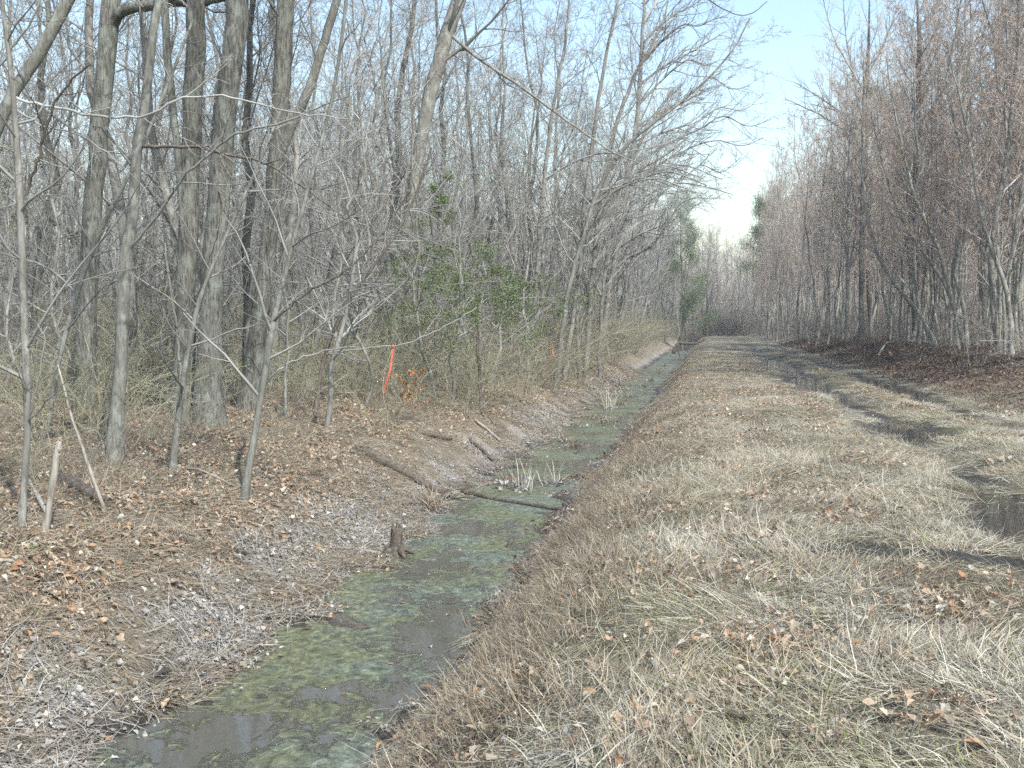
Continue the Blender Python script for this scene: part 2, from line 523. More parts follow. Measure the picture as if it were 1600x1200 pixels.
# ------------------------------------------------------------------ branching
class Tubes:
    def __init__(self):
        self.b = []

    def add(self, P, R, sides, col=0.0):
        if len(P): self.b.append((P, R, sides, col))

    def arrays(self, cap=False):
        Vs, Fs, Cs, Ts, off = [], [], [], [], 0
        for P, R, k, col in self.b:
            B, N, _ = P.shape
            T = np.gradient(P, axis=1)
            T /= np.linalg.norm(T, axis=2, keepdims=True) + 1e-9
            mt = np.abs(T.mean(1))
            ref = np.zeros((B, 3)); ref[np.arange(B), np.argmin(mt, 1)] = 1
            n1 = np.cross(T, ref[:, None, :]); n1 /= np.linalg.norm(n1, axis=2, keepdims=True) + 1e-9
            n2 = np.cross(T, n1)
            a = np.arange(k) / k * 2 * np.pi
            V = P[:, :, None, :] + R[:, :, None, None] * (np.cos(a)[None, None, :, None] * n1[:, :, None, :] + np.sin(a)[None, None, :, None] * n2[:, :, None, :])
            idx = off + np.arange(B * N * k).reshape(B, N, k)
            nx = np.roll(idx, -1, axis=2)
            F = np.stack([idx[:, :-1], nx[:, :-1], nx[:, 1:], idx[:, 1:]], -1).reshape(-1, 4)
            Vs.append(V.reshape(-1, 3)); Fs.append(F)
            Cs.append(np.full(B * N * k, col))
            off += B * N * k
            if cap:
                for e, rev in ((0, True), (N - 1, False)):
                    cv = P[:, e] + (T[:, e] * (R[:, e:e + 1] * (0.15 if not rev else -0.15)))
                    ci = off + np.arange(B); off += B
                    ring = idx[:, e]; rn = nx[:, e]
                    tri = np.stack([ring, rn, np.repeat(ci[:, None], k, 1)], -1).reshape(-1, 3)
                    Ts.append(tri[:, ::-1] if rev else tri)
                    Vs.append(cv); Cs.append(np.full(B, col))
        return np.concatenate(Vs), [np.concatenate(Fs)] + ([np.concatenate(Ts)] if Ts else []), np.concatenate(Cs)

    def mesh(self, name, mat, cap=False):
        V, F, c = self.arrays(cap)
        return mesh_from(name, V, F, mat, np.repeat(c[:, None], 3, 1))


def unit(a):
    return a / (np.linalg.norm(a, axis=-1, keepdims=True) + 1e-9)


def grow(rng, P, R, n, t0, t1, lratio, ang, N, jit, up, rr=0.55, rmin=0.004, lmin=0.0, tfall=0.5, absL=None, rtip=0.35):
    """children of the polylines P (B,N,3): returns (B*n, N, 3), radii."""
    B, Np, _ = P.shape
    pi = np.repeat(np.arange(B), n)
    K = len(pi)
    base = (np.tile(np.arange(n), B) + rng.uniform(0, 1, K)) / n
    t = t0 + (t1 - t0) * base
    f = t * (Np - 1); i = np.minimum(f.astype(int), Np - 2); w = (f - i)[:, None]
    start = P[pi, i] * (1 - w) + P[pi, i + 1] * w
    tang = unit(P[pi, i + 1] - P[pi, i])
    rad = R[pi, i] * (1 - w[:, 0]) + R[pi, i + 1] * w[:, 0]
    plen = np.linalg.norm(np.diff(P, axis=1), axis=2).sum(1)[pi]
    L = (absL if absL is not None else plen * lratio) * (1 - tfall * base) * rng.uniform(0.55, 1.15, K) + lmin
    az = (np.tile(np.arange(n), B) * 2.399 + rng.uniform(0, 6.28, B)[pi] + rng.normal(0, 0.5, K))
    ref = np.where(np.abs(tang[:, 2:3]) > 0.9, np.array([[1.0, 0, 0]]), np.array([[0, 0, 1.0]]))
    a1 = unit(np.cross(tang, ref)); a2 = np.cross(tang, a1)
    an = rng.uniform(ang[0], ang[1], K)
    d = unit(np.cos(an)[:, None] * tang + np.sin(an)[:, None] * (np.cos(az)[:, None] * a1 + np.sin(az)[:, None] * a2))
    out = np.empty((K, N, 3)); out[:, 0] = start
    step = (L / (N - 1))[:, None]
    for s in range(1, N):
        out[:, s] = out[:, s - 1] + d * step
        d = unit(d + rng.normal(0, jit, (K, 3)) + np.array([0, 0, up]))
    r0 = np.clip(rad * rr, rmin, None) * rng.uniform(0.8, 1.1, K)
    r0 = np.minimum(r0, np.maximum(L * 0.022, rmin))
    RR = r0[:, None] * np.linspace(1, rtip, N)[None, :]
    return out, np.maximum(RR, rmin * 0.55)


def trunk_path(rng, H, r0, N=14, wob=0.02, lean=(0, 0), taper=0.12, flare=1.5):
    t = np.linspace(0, 1, N)
    w = np.cumsum(rng.normal(0, wob, (N, 2)), 0) * H / N * 1.2
    w -= w[0]
    P = np.stack([lean[0] * H * t ** 1.3 + w[:, 0], lean[1] * H * t ** 1.3 + w[:, 1], H * t - 0.12 * (t == 0)], 1)
    R = r0 * ((1 - t) * (1 - taper) + taper)
    R[0] *= flare
    # extra ring for the root flare
    P = np.insert(P, 1, P[0] * 0.75 + P[1] * 0.25, 0); R = np.insert(R, 1, r0 * 1.08)
    return P[None], R[None]


def crown(rng, P, R, spec):
    """spec: list of dicts for grow; returns Tubes without the trunk."""
    tb = Tubes()
    cp, cr = P, R
    for lv, s in enumerate(spec):
        s = dict(s); k = s.pop('sides', 3); col = s.pop('col', 0.0)
        cp, cr = grow(rng, cp, cr, **s)
        tb.add(cp, cr, k, col)
    return tb


def spec_tall(H, lo=0.32, dens=1.0, rm=0.0055):
    return [dict(n=int(24 * dens), t0=lo, t1=0.98, lratio=0, absL=H * 0.27, ang=(0.6, 1.15), N=8, jit=0.14, up=0.08, rr=0.33, rmin=0.011, sides=5),
            dict(n=7, t0=0.2, t1=1.0, lratio=0.46, ang=(0.45, 0.95), N=6, jit=0.13, up=0.06, rmin=0.008, sides=3, rr=0.6),
            dict(n=7, t0=0.2, t1=1.0, lratio=0.5, ang=(0.45, 1.0), N=4, jit=0.15, up=0.05, rmin=rm, col=0.5),
            dict(n=3, t0=0.2, t1=1.0, lratio=0.55, ang=(0.4, 0.9), N=3, jit=0.15, up=0.05, rmin=rm, col=1.0)]


def spec_red(H, lo=0.16):
    return [dict(n=30, t0=lo, t1=0.99, lratio=0, absL=H * 0.21, ang=(0.5, 0.95), N=7, jit=0.09, up=0.14, rr=0.42, rmin=0.010, sides=4, tfall=0.55),
            dict(n=7, t0=0.2, t1=1.0, lratio=0.45, ang=(0.4, 0.85), N=5, jit=0.12, up=0.10, rmin=0.008, col=0.4),
            dict(n=5, t0=0.2, t1=1.0, lratio=0.5, ang=(0.4, 0.9), N=4, jit=0.14, up=0.08, rmin=0.007, col=0.6),
            dict(n=3, t0=0.2, t1=1.0, lratio=0.55, ang=(0.35, 0.8), N=3, jit=0.14, up=0.08, rmin=0.0065, col=1.0)]


def spec_under(H):
    return [dict(n=16, t0=0.2, t1=0.98, lratio=0, absL=H * 0.36, ang=(0.7, 1.25), N=7, jit=0.13, up=0.03, rr=0.5, rmin=0.006, sides=4),
            dict(n=6, t0=0.2, t1=1.0, lratio=0.42, ang=(0.5, 1.0), N=5, jit=0.16, up=0.03, rmin=0.004, col=0.3),
            dict(n=5, t0=0.15, t1=1.0, lratio=0.5, ang=(0.5, 1.0), N=4, jit=0.16, up=0.02, rmin=0.0032, col=0.6)]


protos = {}


def make_proto(key, seed, H, r0, spec, bark, twig, wob, lean=(0, 0)):
    rng = np.random.default_rng(seed)
    P, R = trunk_path(rng, H, r0, 14, wob, lean)
    tb = Tubes(); tb.add(P, R, 9)
    protos.setdefault(key, []).append((tb.mesh('trunk', M[bark]), crown(rng, P, R, spec).mesh('crown', M[twig])))


for i in range(5):
    make_proto('tall', 100 + i, 15.5 + i * 0.9, 0.10 + 0.018 * i, spec_tall(16, [0.3, 0.22, 0.38, 0.28, 0.34][i]), ['oak', 'pole', 'oak', 'pole', 'oak'][i], 'twig', 0.12, [(0, 0), (0.05, 0), (-0.04, 0.02), (0.02, -0.03), (0, 0)][i])
for i in range(5):
    make_proto('red', 200 + i, 13.5 + i * 0.8, 0.052 + 0.009 * i, spec_red(15, [0.22, 0.28, 0.18, 0.32, 0.25][i]), ['pole', 'pole_pale', 'pole_pale', 'pole_pale', 'pole'][i], 'twig_red', 0.10, [(-0.03, 0), (0.02, 0), (-0.06, 0.0), (0, 0.02), (0.03, 0)][i])
for i in range(4):
    make_proto('under', 300 + i, 4.6 + i * 0.8, 0.028 + 0.006 * i, spec_under(5 + i * 0.7), ['smooth', 'pole'][i % 2], ['twig_pale', 'twig'][i % 2], 0.2, [(0.06, 0), (-0.05, 0), (0.12, 0.05), (0, -0.05)][i])


for i in range(3):
    make_proto('over', 400 + i, 11.5 + i, 0.09 + 0.01 * i, [
        dict(n=18, t0=0.25, t1=0.99, lratio=0, absL=5.2, ang=(0.6, 1.1), N=9, jit=0.10, up=0.06, rr=0.36, rmin=0.012, sides=4, tfall=0.35),
        dict(n=9, t0=0.2, t1=1.0, lratio=0.38, ang=(0.4, 0.9), N=6, jit=0.13, up=0.05, rmin=0.008),
        dict(n=7, t0=0.15, t1=1.0, lratio=0.48, ang=(0.4, 0.95), N=4, jit=0.15, up=0.04, rmin=0.006, col=0.5),
        dict(n=3, t0=0.2, t1=1.0, lratio=0.55, ang=(0.4, 0.9), N=3, jit=0.15, up=0.04, rmin=0.0055, col=1.0)], 'pole', 'twig', 0.12, (0.22, 0.0))


def place(key, i, x, y, rz, sc, name, label, cat, group):
    tm, cm = protos[key][i]
    t = thing(name, label, cat, (x, y, hgt(x, y) - 0.03), rz, sc, group)
    obj('trunk', tm, t); obj('crown', cm, t)
    return t


def scatter_pts(rng, n, ur, vr, mind, test=None, margin=0.16, taken=None):
    pts = [] if taken is None else taken
    new = []
    tries = 0
    while len(new) < n and tries < n * 60:
        tries += 1
        u, v = rng.uniform(*ur), rng.uniform(*vr)
        x, y = xy_of(u, v)
        if not in_view(np.array(x), np.array(y), margin): continue
        if test is not None and not test(u, v, x, y): continue
        if any((x - a) ** 2 + (y - b) ** 2 < mind * mind for a, b in pts): continue
        pts.append((x, y)); new.append((x, y, u, v))
    return new


# ------------------------------------------------------------------ hero trees of the wood left of the ditch
HERO_XY = []


def hero(name, label, pix, H, crown_spec, bark='oak', twig='twig', seed=0, sides=14, group=None, limbs=(), cat='tree', Y=None, fork=None, wob=0.015, flare=1.35, taper_to=0.02, thick=0.9):
    """pix: [(px, py, width_px)...] from the foot upwards; the trunk goes on above the frame to height H."""
    rng = np.random.default_rng(seed + 1000)
    b = gnd(pix[0][0], pix[0][1]) if Y is None else None
    if b is None:
        q = at(pix[0][0], 600, Y); b = np.array([q[0], Y, hgt(q[0], Y)])
    Yd = b[1]
    pts, rad = [b + np.array([0, 0, -0.12])], [pix[0][2] * thick * Yd / FPX / 2 * flare]
    for (px, py, w) in pix[1:]:
        pts.append(at(px, py, Yd)); rad.append(w * thick * Yd / FPX / 2)
    pts = np.array(pts); rad = np.array(rad)
    d = pts[-1] - pts[-2]; d /= np.linalg.norm(d)
    top = b[2] + H
    p = pts[-1].copy(); ex, er = [], []
    rest = top - p[2]
    if rest > 0.8:
        ns = 6
        for s in range(ns):
            d = unit(d + np.array([rng.normal(0, 0.05), rng.normal(0, 0.05), 0.12]))
            p = p + d * rest / ns / max(d[2], 0.4)
            ex.append(p.copy()); er.append(rad[-1] * (1 - (s + 1) / ns) + taper_to * (s + 1) / ns)
        pts = np.concatenate([pts, ex]); rad = np.concatenate([rad, er])
    # resample smoothly
    s = np.concatenate([[0], np.cumsum(np.linalg.norm(np.diff(pts, axis=0), axis=1))])
    n = max(16, int(s[-1] / 0.45))
    q = np.linspace(0, s[-1], n)
    Pn = np.stack([np.interp(q, s, pts[:, k]) for k in range(3)], 1)
    ker = np.array([0.25, 0.5, 0.25])
    for _ in range(3):
        Pn[1:-1] = 0.25 * Pn[:-2] + 0.5 * Pn[1:-1] + 0.25 * Pn[2:]
    Pn[1:-1] += rng.normal(0, wob, (n - 2, 3)) * np.array([1, 1, 0])
    Rn = np.interp(q, s, rad) * (1 + rng.normal(0, 0.02, n))
    Rn[0] = rad[0]
    t = thing(name, label, cat, tuple(b), 0, 1, group)
    tb = Tubes(); tb.add((Pn - b)[None], Rn[None], sides)
    obj('trunk', tb.mesh('trunk', M[bark]), t)
    if crown_spec is not None:
        obj('crown', crown(rng, (Pn - b)[None], Rn[None], crown_spec).mesh('crown', M[twig]), t)
    for lb in limbs:
        add_limb(t, b, Yd, lb, rng, twig, bark)
    HERO_XY.append((b[0], b[1]))
    return t, b, Yd


def add_limb(t, b, Yd, lb, rng, twig, bark):
    """lb: dict(pix=[(px,py,dy)], w=(w0,w1) px, mat, twigs)"""
    P = np.array([at(px, py, Yd + dy) for (px, py, dy) in lb['pix']])
    s = np.concatenate([[0], np.cumsum(np.linalg.norm(np.diff(P, axis=0), axis=1))])
    n = max(8, len(P) * 4)
    q = np.linspace(0, s[-1], n)
    Pn = np.stack([np.interp(q, s, P[:, k]) for k in range(3)], 1)
    for _ in range(2):
        Pn[1:-1] = 0.25 * Pn[:-2] + 0.5 * Pn[1:-1] + 0.25 * Pn[2:]
    Pn[1:-1] += rng.normal(0, 0.008, (n - 2, 3))
    Rn = np.linspace(lb['w'][0], lb['w'][1], n) * lb.get('k', 0.75) * Yd / FPX / 2
    tb = Tubes(); tb.add((Pn - b)[None], Rn[None], 7)
    k = lb.get('twigs', 6)
    if k:
        L = s[-1]
        c1, r1 = grow(rng, (Pn - b)[None], Rn[None], k, 0.15, 1.0, 0, (0.4, 0.95), 6, 0.19, lb.get('up', 0.02), rr=0.55, rmin=0.004, absL=lb.get('tl', min(L * 0.35, 1.6)))
        fn = lb.get('fine', 0)
        c2, r2 = grow(rng, c1, r1, 4 + fn, 0.2, 1.0, 0.45, (0.4, 0.9), 4, 0.15, 0.02, rmin=0.003 + 0.001 * fn)
        c3, r3 = grow(rng, c2, r2, 3 + fn, 0.2, 1.0, 0.5, (0.4, 0.9), 3, 0.15, 0.02, rmin=0.003)
        tb.add(c1, r1, 4); tb.add(c2, r2, 3); tb.add(c3, r3, 3)
    obj('limb', tb.mesh('limb', M[lb.get('mat', bark)]), t)


SP = spec_tall(15, 0.5, 0.8)
hero('oak_tree', 'big grey furrowed trunk with a thick dark limb at the top edge', [(133, 640, 36), (134, 560, 34), (137, 470, 32), (143, 350, 31), (155, 200, 31), (166, 80, 31), (175, -20, 31)], 18, SP, seed=1,
     limbs=[dict(pix=[(172, 42, 0), (184, 22, -0.1), (205, 10, -0.2), (240, 9, -0.4), (275, 2, -0.7), (310, 5, -1.0), (350, -4, -1.3), (400, -30, -1.8), (450, -80, -2.2)], w=(19, 7), mat='oak', twigs=5, k=1.0)])
hero('ash_tree', 'slender pale mottled trunk leaning slightly, standing before the bigger trunks', [(180, 722, 27), (182, 650, 24), (190, 560, 22), (197, 420, 22), (206, 330, 19), (215, 230, 17), (232, 100, 15), (250, 0, 13)], 13, spec_tall(11, 0.5, 0.7), 'smooth', 'twig', seed=2,
     limbs=[dict(pix=[(222, 228, 0), (280, 228, -0.3), (340, 236, -0.6), (420, 255, -0.9), (470, 290, -1.1), (520, 325, -1.2), (560, 360, -1.3)], w=(8, 3), mat='dark', twigs=7),
            dict(pix=[(196, 395, 0), (240, 345, -0.2), (290, 230 + 40, -0.5), (370, 205, -0.8), (440, 195, -1), (500, 165, -1.2), (545, 150, -1.3)], w=(7, 3), mat='twig_pale', twigs=8)])
hero('oak_tree', 'dark straight trunk close behind the thickest trunk, joined by a thin stem', [(290, 652, 40), (290, 560, 36), (292, 400, 33), (298, 250, 33), (303, 120, 33), (307, -20, 32)], 18.5, SP, 'oak', seed=3,
     limbs=[dict(pix=[(288, 380, -0.1), (284, 300, -0.1), (272, 190, -0.1), (262, 90, 0), (256, -20, 0.1), (250, -150, 0.3)], w=(15, 17), mat='oak', twigs=0),
            dict(pix=[(318, 270, -0.2), (345, 300, -0.6), (350, 325, -0.7), (330, 385, -0.8)], w=(4, 2), mat='dark', twigs=3)])
hero('oak_tree', 'thickest light grey trunk, furrowed and flaring at its foot', [(326, 668, 52), (325, 610, 46), (328, 520, 42), (333, 410, 39), (342, 300, 38), (354, 180, 38), (366, 60, 39), (372, -20, 38)], 19, SP, seed=4)
hero('oak_tree', 'dark leaning trunk forking into two tall stems', [(388, 640, 34), (398, 560, 32), (412, 450, 30), (424, 350, 28), (433, 240, 29), (441, 120, 30), (449, -20, 30)], 18, SP, 'oak', seed=5,
     limbs=[dict(pix=[(440, 235, 0), (462, 185, -0.2), (484, 140, -0.3), (502, 80, -0.4), (526, 0, -0.5), (560, -110, -0.6), (585, -260, -0.6)], w=(20, 13), mat='smooth', twigs=6),
            dict(pix=[(446, 40, 0), (420, 0, -0.2), (400, -40, -0.3)], w=(9, 6), mat='oak', twigs=3)])
hero('maple_tree', 'mottled grey trunk leaning right beside the green holly', [(603, 640, 26), (611, 560, 23), (622, 470, 22), (631, 400, 23), (642, 320, 24), (652, 250, 27), (668, 160, 30), (690, 80, 31), (716, 0, 31), (730, -40, 30)], 17, spec_tall(13, 0.5, 0.7), 'pole', seed=6, Y=31.0, thick=0.72,
     limbs=[dict(pix=[(655, 240, 0), (610, 300, -0.5), (560, 400, -0.8), (545, 430, -0.9)], w=(5, 2), mat='dark', twigs=6),
            dict(pix=[(700, 50, 0), (745, 90, -0.4), (800, 125, -0.8), (880, 185, -1.2), (960, 240, -1.5)], w=(8, 3), mat='pole', twigs=9)])
hero('bare_tree', 'crooked pale trunk entering high from the picture\'s left edge', [(-75, 760, 24), (-70, 600, 22), (-58, 420, 21), (-40, 260, 20), (0, 165, 20), (45, 105, 21), (80, 50, 21), (115, -5, 20), (150, -70, 18)], 8.5, spec_tall(7, 0.6, 0.6), 'smooth', seed=7, wob=0.008,
     limbs=[dict(pix=[(12, 150, 0), (70, 165, -0.2), (140, 180, -0.4), (200, 185, -0.5), (245, 180, -0.6), (280, 150, -0.7), (350, 148, -0.8), (400, 162, -0.9), (470, 178, -1.0), (545, 186, -1.1)], w=(8, 3), mat='twig', k=0.6, twigs=8, tl=0.9),
            dict(pix=[(10, 158, 0), (50, 190, -0.2), (75, 200, -0.3), (115, 205, -0.4), (170, 240, -0.5), (230, 300, -0.7)], w=(6, 2), mat='twig', k=0.6, twigs=6, tl=0.8),
            dict(pix=[(-10, 120, 0), (30, 60, -0.3), (60, 20, -0.5), (65, -30, -0.6)], w=(6, 5), mat='twig', k=0.6, twigs=3, tl=0.8)])

SPU = spec_under(5)
hero('sapling', 'pale curving sapling on the bank top, forking at head height', [(380, 778, 15), (388, 730, 13), (402, 660, 12), (413, 590, 12), (420, 510, 12), (432, 480, 10), (446, 430, 9), (456, 380, 8), (468, 340, 7), (490, 270, 6)], 5.6, SPU, 'smooth', 'twig_pale', seed=8, sides=10, wob=0.004,
     limbs=[dict(pix=[(421, 503, 0), (450, 482, -0.1), (490, 450, -0.2), (540, 425, -0.3), (580, 385, -0.4), (615, 340, -0.4), (640, 300, -0.5)], w=(6, 3), mat='dark', twigs=5, tl=0.8),
            dict(pix=[(415, 600, 0), (432, 580, -0.1), (465, 560, -0.1), (520, 546, -0.2), (560, 541, -0.2)], w=(4, 2), mat='twig_pale', twigs=3, tl=0.5)])
hero('sapling', 'slim pale sapling splitting in two below the thickest trunk', [(268, 738, 12), (276, 660, 11), (287, 590, 10), (297, 520, 9), (306, 470, 8), (313, 455, 8), (330, 420, 6)], 4.4, spec_under(3.6), 'smooth', 'twig_pale', seed=9, sides=9, wob=0.004,
     limbs=[dict(pix=[(282, 600, 0), (280, 560, 0.1), (275, 500, 0.2), (264, 440, 0.2), (258, 380, 0.3)], w=(7, 4), mat='smooth', twigs=4, tl=0.7)])
hero('sapling', 'sinuous grey sapling near the picture\'s left edge, knotted above its foot', [(32, 822, 13), (40, 780, 12), (44, 720, 12), (43, 660, 13), (42, 600, 14), (42, 520, 14), (36, 450, 13), (30, 400, 13), (36, 310, 13), (32, 260, 11), (22, 190, 10), (16, 90, 8), (8, 10, 7)], 6.5, spec_under(5), 'pole', 'twig', seed=10, sides=10, wob=0.004,
     limbs=[dict(pix=[(43, 655, 0), (60, 600, -0.1), (68, 540, -0.2), (74, 510, -0.2)], w=(5, 2), mat='twig_pale', twigs=4, tl=0.6),
            dict(pix=[(44, 660, 0), (80, 620, -0.2), (115, 585, -0.3)], w=(4, 2), mat='twig_pale', twigs=3, tl=0.5),
            dict(pix=[(42, 300, 0), (60, 250, -0.1), (75, 180, -0.2), (105, 130, -0.3), (140, 100, -0.4)], w=(7, 4), mat='dark', twigs=4, tl=0.8),
            dict(pix=[(42, 640, 0), (34, 600, -0.1), (32, 580, -0.2), (12, 548, -0.2)], w=(4, 2), mat='twig_pale', twigs=3, tl=0.5)])
hero('sapling', 'thin pale pole standing left of the furrowed trunk with the top limb', [(75, 690, 9), (80, 620, 8), (88, 560, 8), (110, 500, 9), (122, 440, 10), (140, 390, 8), (165, 340, 8), (190, 300, 6)], 6.0, spec_under(4.5), 'smooth', 'twig_pale', seed=11, sides=9, wob=0.004)
hero('sapling', 'thin dark bowed stem carrying the branch of the orange ribbon', [(490, 672, 8), (497, 620, 7), (503, 560, 7), (515, 520, 7), (535, 490, 6), (560, 440, 6), (600, 400, 5), (640, 330, 4)], 5.2, spec_under(3.8), 'dark', 'twig', seed=12, sides=8, Y=21.5, wob=0.004,
     limbs=[dict(pix=[(503, 552, 0), (540, 547, 0), (575, 544, 0), (600, 540, 0), (613, 542, 0.05), (640, 536, 0), (675, 520, 0), (715, 500, 0), (745, 480, 0)], w=(4, 2), mat='twig_pale', twigs=3, tl=0.6)])

# leaning clump of stems arching over the ditch
ARCH = [('leaning pale stem arching lowest over the ditch', [(868, 560, 8), (885, 470, 8), (905, 390, 8), (925, 320, 8), (945, 270, 7), (985, 215, 6), (1040, 180, 5), (1100, 130, 4)], 12.0, 36, 'smooth'),
        ('straight grey stem leaning outward in the clump that arches over the ditch', [(915, 560, 8), (922, 470, 8), (930, 380, 8), (940, 300, 8), (956, 215, 7), (985, 130, 6), (1030, 50, 5)], 14.5, 42, 'pole'),
        ('twisted grey stem standing most upright in the clump that arches over the ditch', [(880, 560, 8), (898, 480, 7), (908, 400, 8), (912, 320, 7), (925, 230, 7), (940, 120, 6), (960, 30, 5)], 14.5, 38, 'pole'),
        ('thin dark stem at the back of the clump that arches over the ditch', [(936, 560, 6), (940, 470, 6), (950, 380, 6), (968, 300, 6), (1000, 220, 5), (1050, 140, 4)], 12.5, 46, 'pole'),
        ('thin pale stem crossing its neighbours in the clump that arches over the ditch', [(905, 560, 6), (900, 470, 6), (915, 380, 6), (945, 310, 6), (985, 270, 5), (1030, 250, 4)], 9.0, 40, 'smooth'),
        ('slim stem left of the clump that arches over the ditch', [(828, 560, 7), (836, 470, 7), (842, 380, 7), (850, 280, 7), (862, 180, 6), (885, 60, 5)], 14.5, 37, 'pole')]
for k, (lab, pix, H, Y, bk) in enumerate(ARCH):
    lim = [dict(pix=[(pix[3][0], pix[3][1], 0), (pix[3][0] + 50, pix[3][1] - 30, -0.5), (pix[3][0] + 100, pix[3][1] - 45, -1), (pix[3][0] + 160, pix[3][1] - 20, -1.6)], w=(5, 2), mat='twig', twigs=10, tl=2.0, fine=2)]
    hero('leaning_tree', lab, pix, H, spec_tall(10, 0.25, 1.1), bk, 'twig', seed=20 + k, sides=9, limbs=lim, Y=Y)
SPREAD = []
_r = np.random.default_rng(3)
for k, yy in enumerate(range(-70, 350, 32)):
    xe = float(np.interp(yy, [-70, 50, 120, 180, 240, 300, 350], [1110, 1150, 1185, 1208, 1185, 1130, 1105])) + _r.uniform(-25, 4)
    bend = _r.uniform(-26, 26)
    dep = _r.uniform(-2.5, 2.5)
    x0 = float(np.interp(yy + 75, [60, 200, 330, 450], [1004, 995, 975, 952]))
    SPREAD.append(dict(pix=[(x0, yy + 75, 0), (x0 + (xe - x0) * 0.25, yy + 42 + bend * 0.5, dep * 0.3), (x0 + (xe - x0) * 0.5, yy + 20 + bend, dep * 0.6), (x0 + (xe - x0) * 0.66, yy + 2 + _r.uniform(-16, 16), dep * 0.8), (x0 + (xe - x0) * 0.84, yy + 6 + _r.uniform(-14, 20), dep * 0.9), (xe, yy + _r.uniform(-10, 24), dep)],
                       w=(5.5, 1.4), mat='twig', twigs=22, tl=2.4, up=0.03, fine=2))
SPREAD.append(dict(pix=[(1004, 10, 0), (1050, -40, 0), (1100, -6, 0), (1125, 12, 0), (1160, 27, 0), (1180, 19, 0), (1199, 2, 0)], w=(4, 1.6), mat='dark', twigs=4, tl=0.5))
# broad crowned tree whose limbs reach over the ditch and the sky gap
hero('spreading_tree', 'wide crowned bare tree spreading its fine branches into the sky gap', [(936, 560, 10), (952, 450, 9), (975, 330, 9), (995, 200, 8), (1004, 60, 7)], 19.0, spec_tall(19, 0.25, 1.0), 'pole', 'twig', seed=31, sides=9, Y=52,
     limbs=SPREAD)

RIGHT = [('pale stem leaning far towards the track at the right berm', [(1466, 545, 8), (1440, 490, 7), (1420, 465, 7), (1395, 445, 6), (1380, 425, 6), (1368, 390, 5), (1355, 340, 5)], 7.5, 40, 'pole_pale'),
         ('pale curved stem rising from the berm right of the root mound', [(1512, 555, 9), (1500, 520, 8), (1485, 460, 8), (1474, 410, 8), (1462, 370, 7), (1430, 320, 6), (1415, 250, 5)], 10.0, 38, 'pole_pale'),
         ('slim stem leaning left across the upright poles of the right berm', [(1505, 545, 7), (1495, 475, 7), (1475, 440, 7), (1450, 400, 6), (1425, 375, 6), (1400, 320, 5)], 8.5, 39, 'pole_pale'),
         ('pale forked sapling at the right picture edge on the berm', [(1580, 560, 9), (1582, 510, 9), (1580, 470, 8), (1572, 440, 8), (1550, 400, 7), (1535, 350, 6), (1520, 260, 5)], 9.0, 31, 'pole_pale'),
         ('straight pale pole left of the root mound at the wood edge', [(1324, 545, 7), (1324, 480, 7), (1325, 400, 7), (1326, 320, 6), (1328, 220, 5)], 13.5, 60, 'pole_pale'),
         ('dark straight pole just right of the pale pole at the wood edge', [(1346, 545, 9), (1345, 470, 9), (1346, 380, 8), (1348, 280, 7), (1350, 150, 6)], 15.0, 58, 'pole'),
         ('dark thick trunk rising from the root mound', [(1436, 548, 20), (1431, 520, 14), (1430, 460, 12), (1430, 380, 11), (1432, 250, 10), (1436, 100, 9)], 16.0, 48, 'dark'),
         ('tall dark tree with a wide open crown above the right wood', [(1345, 545, 8), (1348, 400, 8), (1352, 250, 8), (1356, 100, 7)], 21.0, 66, 'dark')]
for k, (lab, pix, H, Y, bk) in enumerate(RIGHT):
    lim = []
    if k == 7:
        lim = [dict(pix=q_, w=(5, 1.5), mat='twig', twigs=14, tl=3.0, up=0.05, fine=1) for q_ in (
            [(1352, 240, 0), (1320, 205, 0), (1285, 180, 0), (1250, 165, 0), (1226, 154, 0)], [(1350, 200, 0), (1310, 172, 1), (1270, 145, 1), (1240, 128, 1)],
            [(1354, 150, 0), (1325, 100, -1), (1300, 55, -1), (1284, -10, -1)], [(1352, 210, 0), (1335, 130, 0), (1322, 60, 0), (1316, -20, 0)], [(1355, 120, 0), (1385, 60, 1), (1410, -10, 1)])]
    hero('pole_tree', lab, pix, H, spec_tall(H * 0.8, 0.35, 0.8) if k == 7 else spec_red(H, 0.3), bk, 'twig' if k == 7 else 'twig_red', seed=50 + k, sides=9, Y=Y, limbs=lim)

# ------------------------------------------------------------------ population of bare trees
prng = np.random.default_rng(77)
taken = list(HERO_XY)
ONES = 'first second third fourth fifth sixth seventh eighth ninth tenth eleventh twelfth thirteenth fourteenth fifteenth sixteenth seventeenth eighteenth nineteenth'.split()
TENS = {2: ('twentieth', 'twenty'), 3: ('thirtieth', 'thirty'), 4: ('fortieth', 'forty'), 5: ('fiftieth', 'fifty'), 6: ('sixtieth', 'sixty'), 7: ('seventieth', 'seventy')}


def ordinal(n):
    if n < 20: return ONES[n - 1]
    return TENS[n // 10][0] if n % 10 == 0 else TENS[n // 10][1] + '-' + ONES[n % 10 - 1]


def population(key, n, ur, vr, mind, scl, name, cat, group, phrase, kinds=5):
    pts = scatter_pts(prng, n, ur, vr, mind, taken=taken)
    pts.sort(key=lambda p: p[0] / p[1])
    for i, (x, y, u, v) in enumerate(pts):
        kk = key if isinstance(key, str) else key[int(prng.integers(len(key)))]
        place(kk, int(prng.integers(kinds)), x, y, prng.uniform(0, 6.28), prng.uniform(*scl), name, ordinal(i + 1) + ' ' + phrase, cat, group)


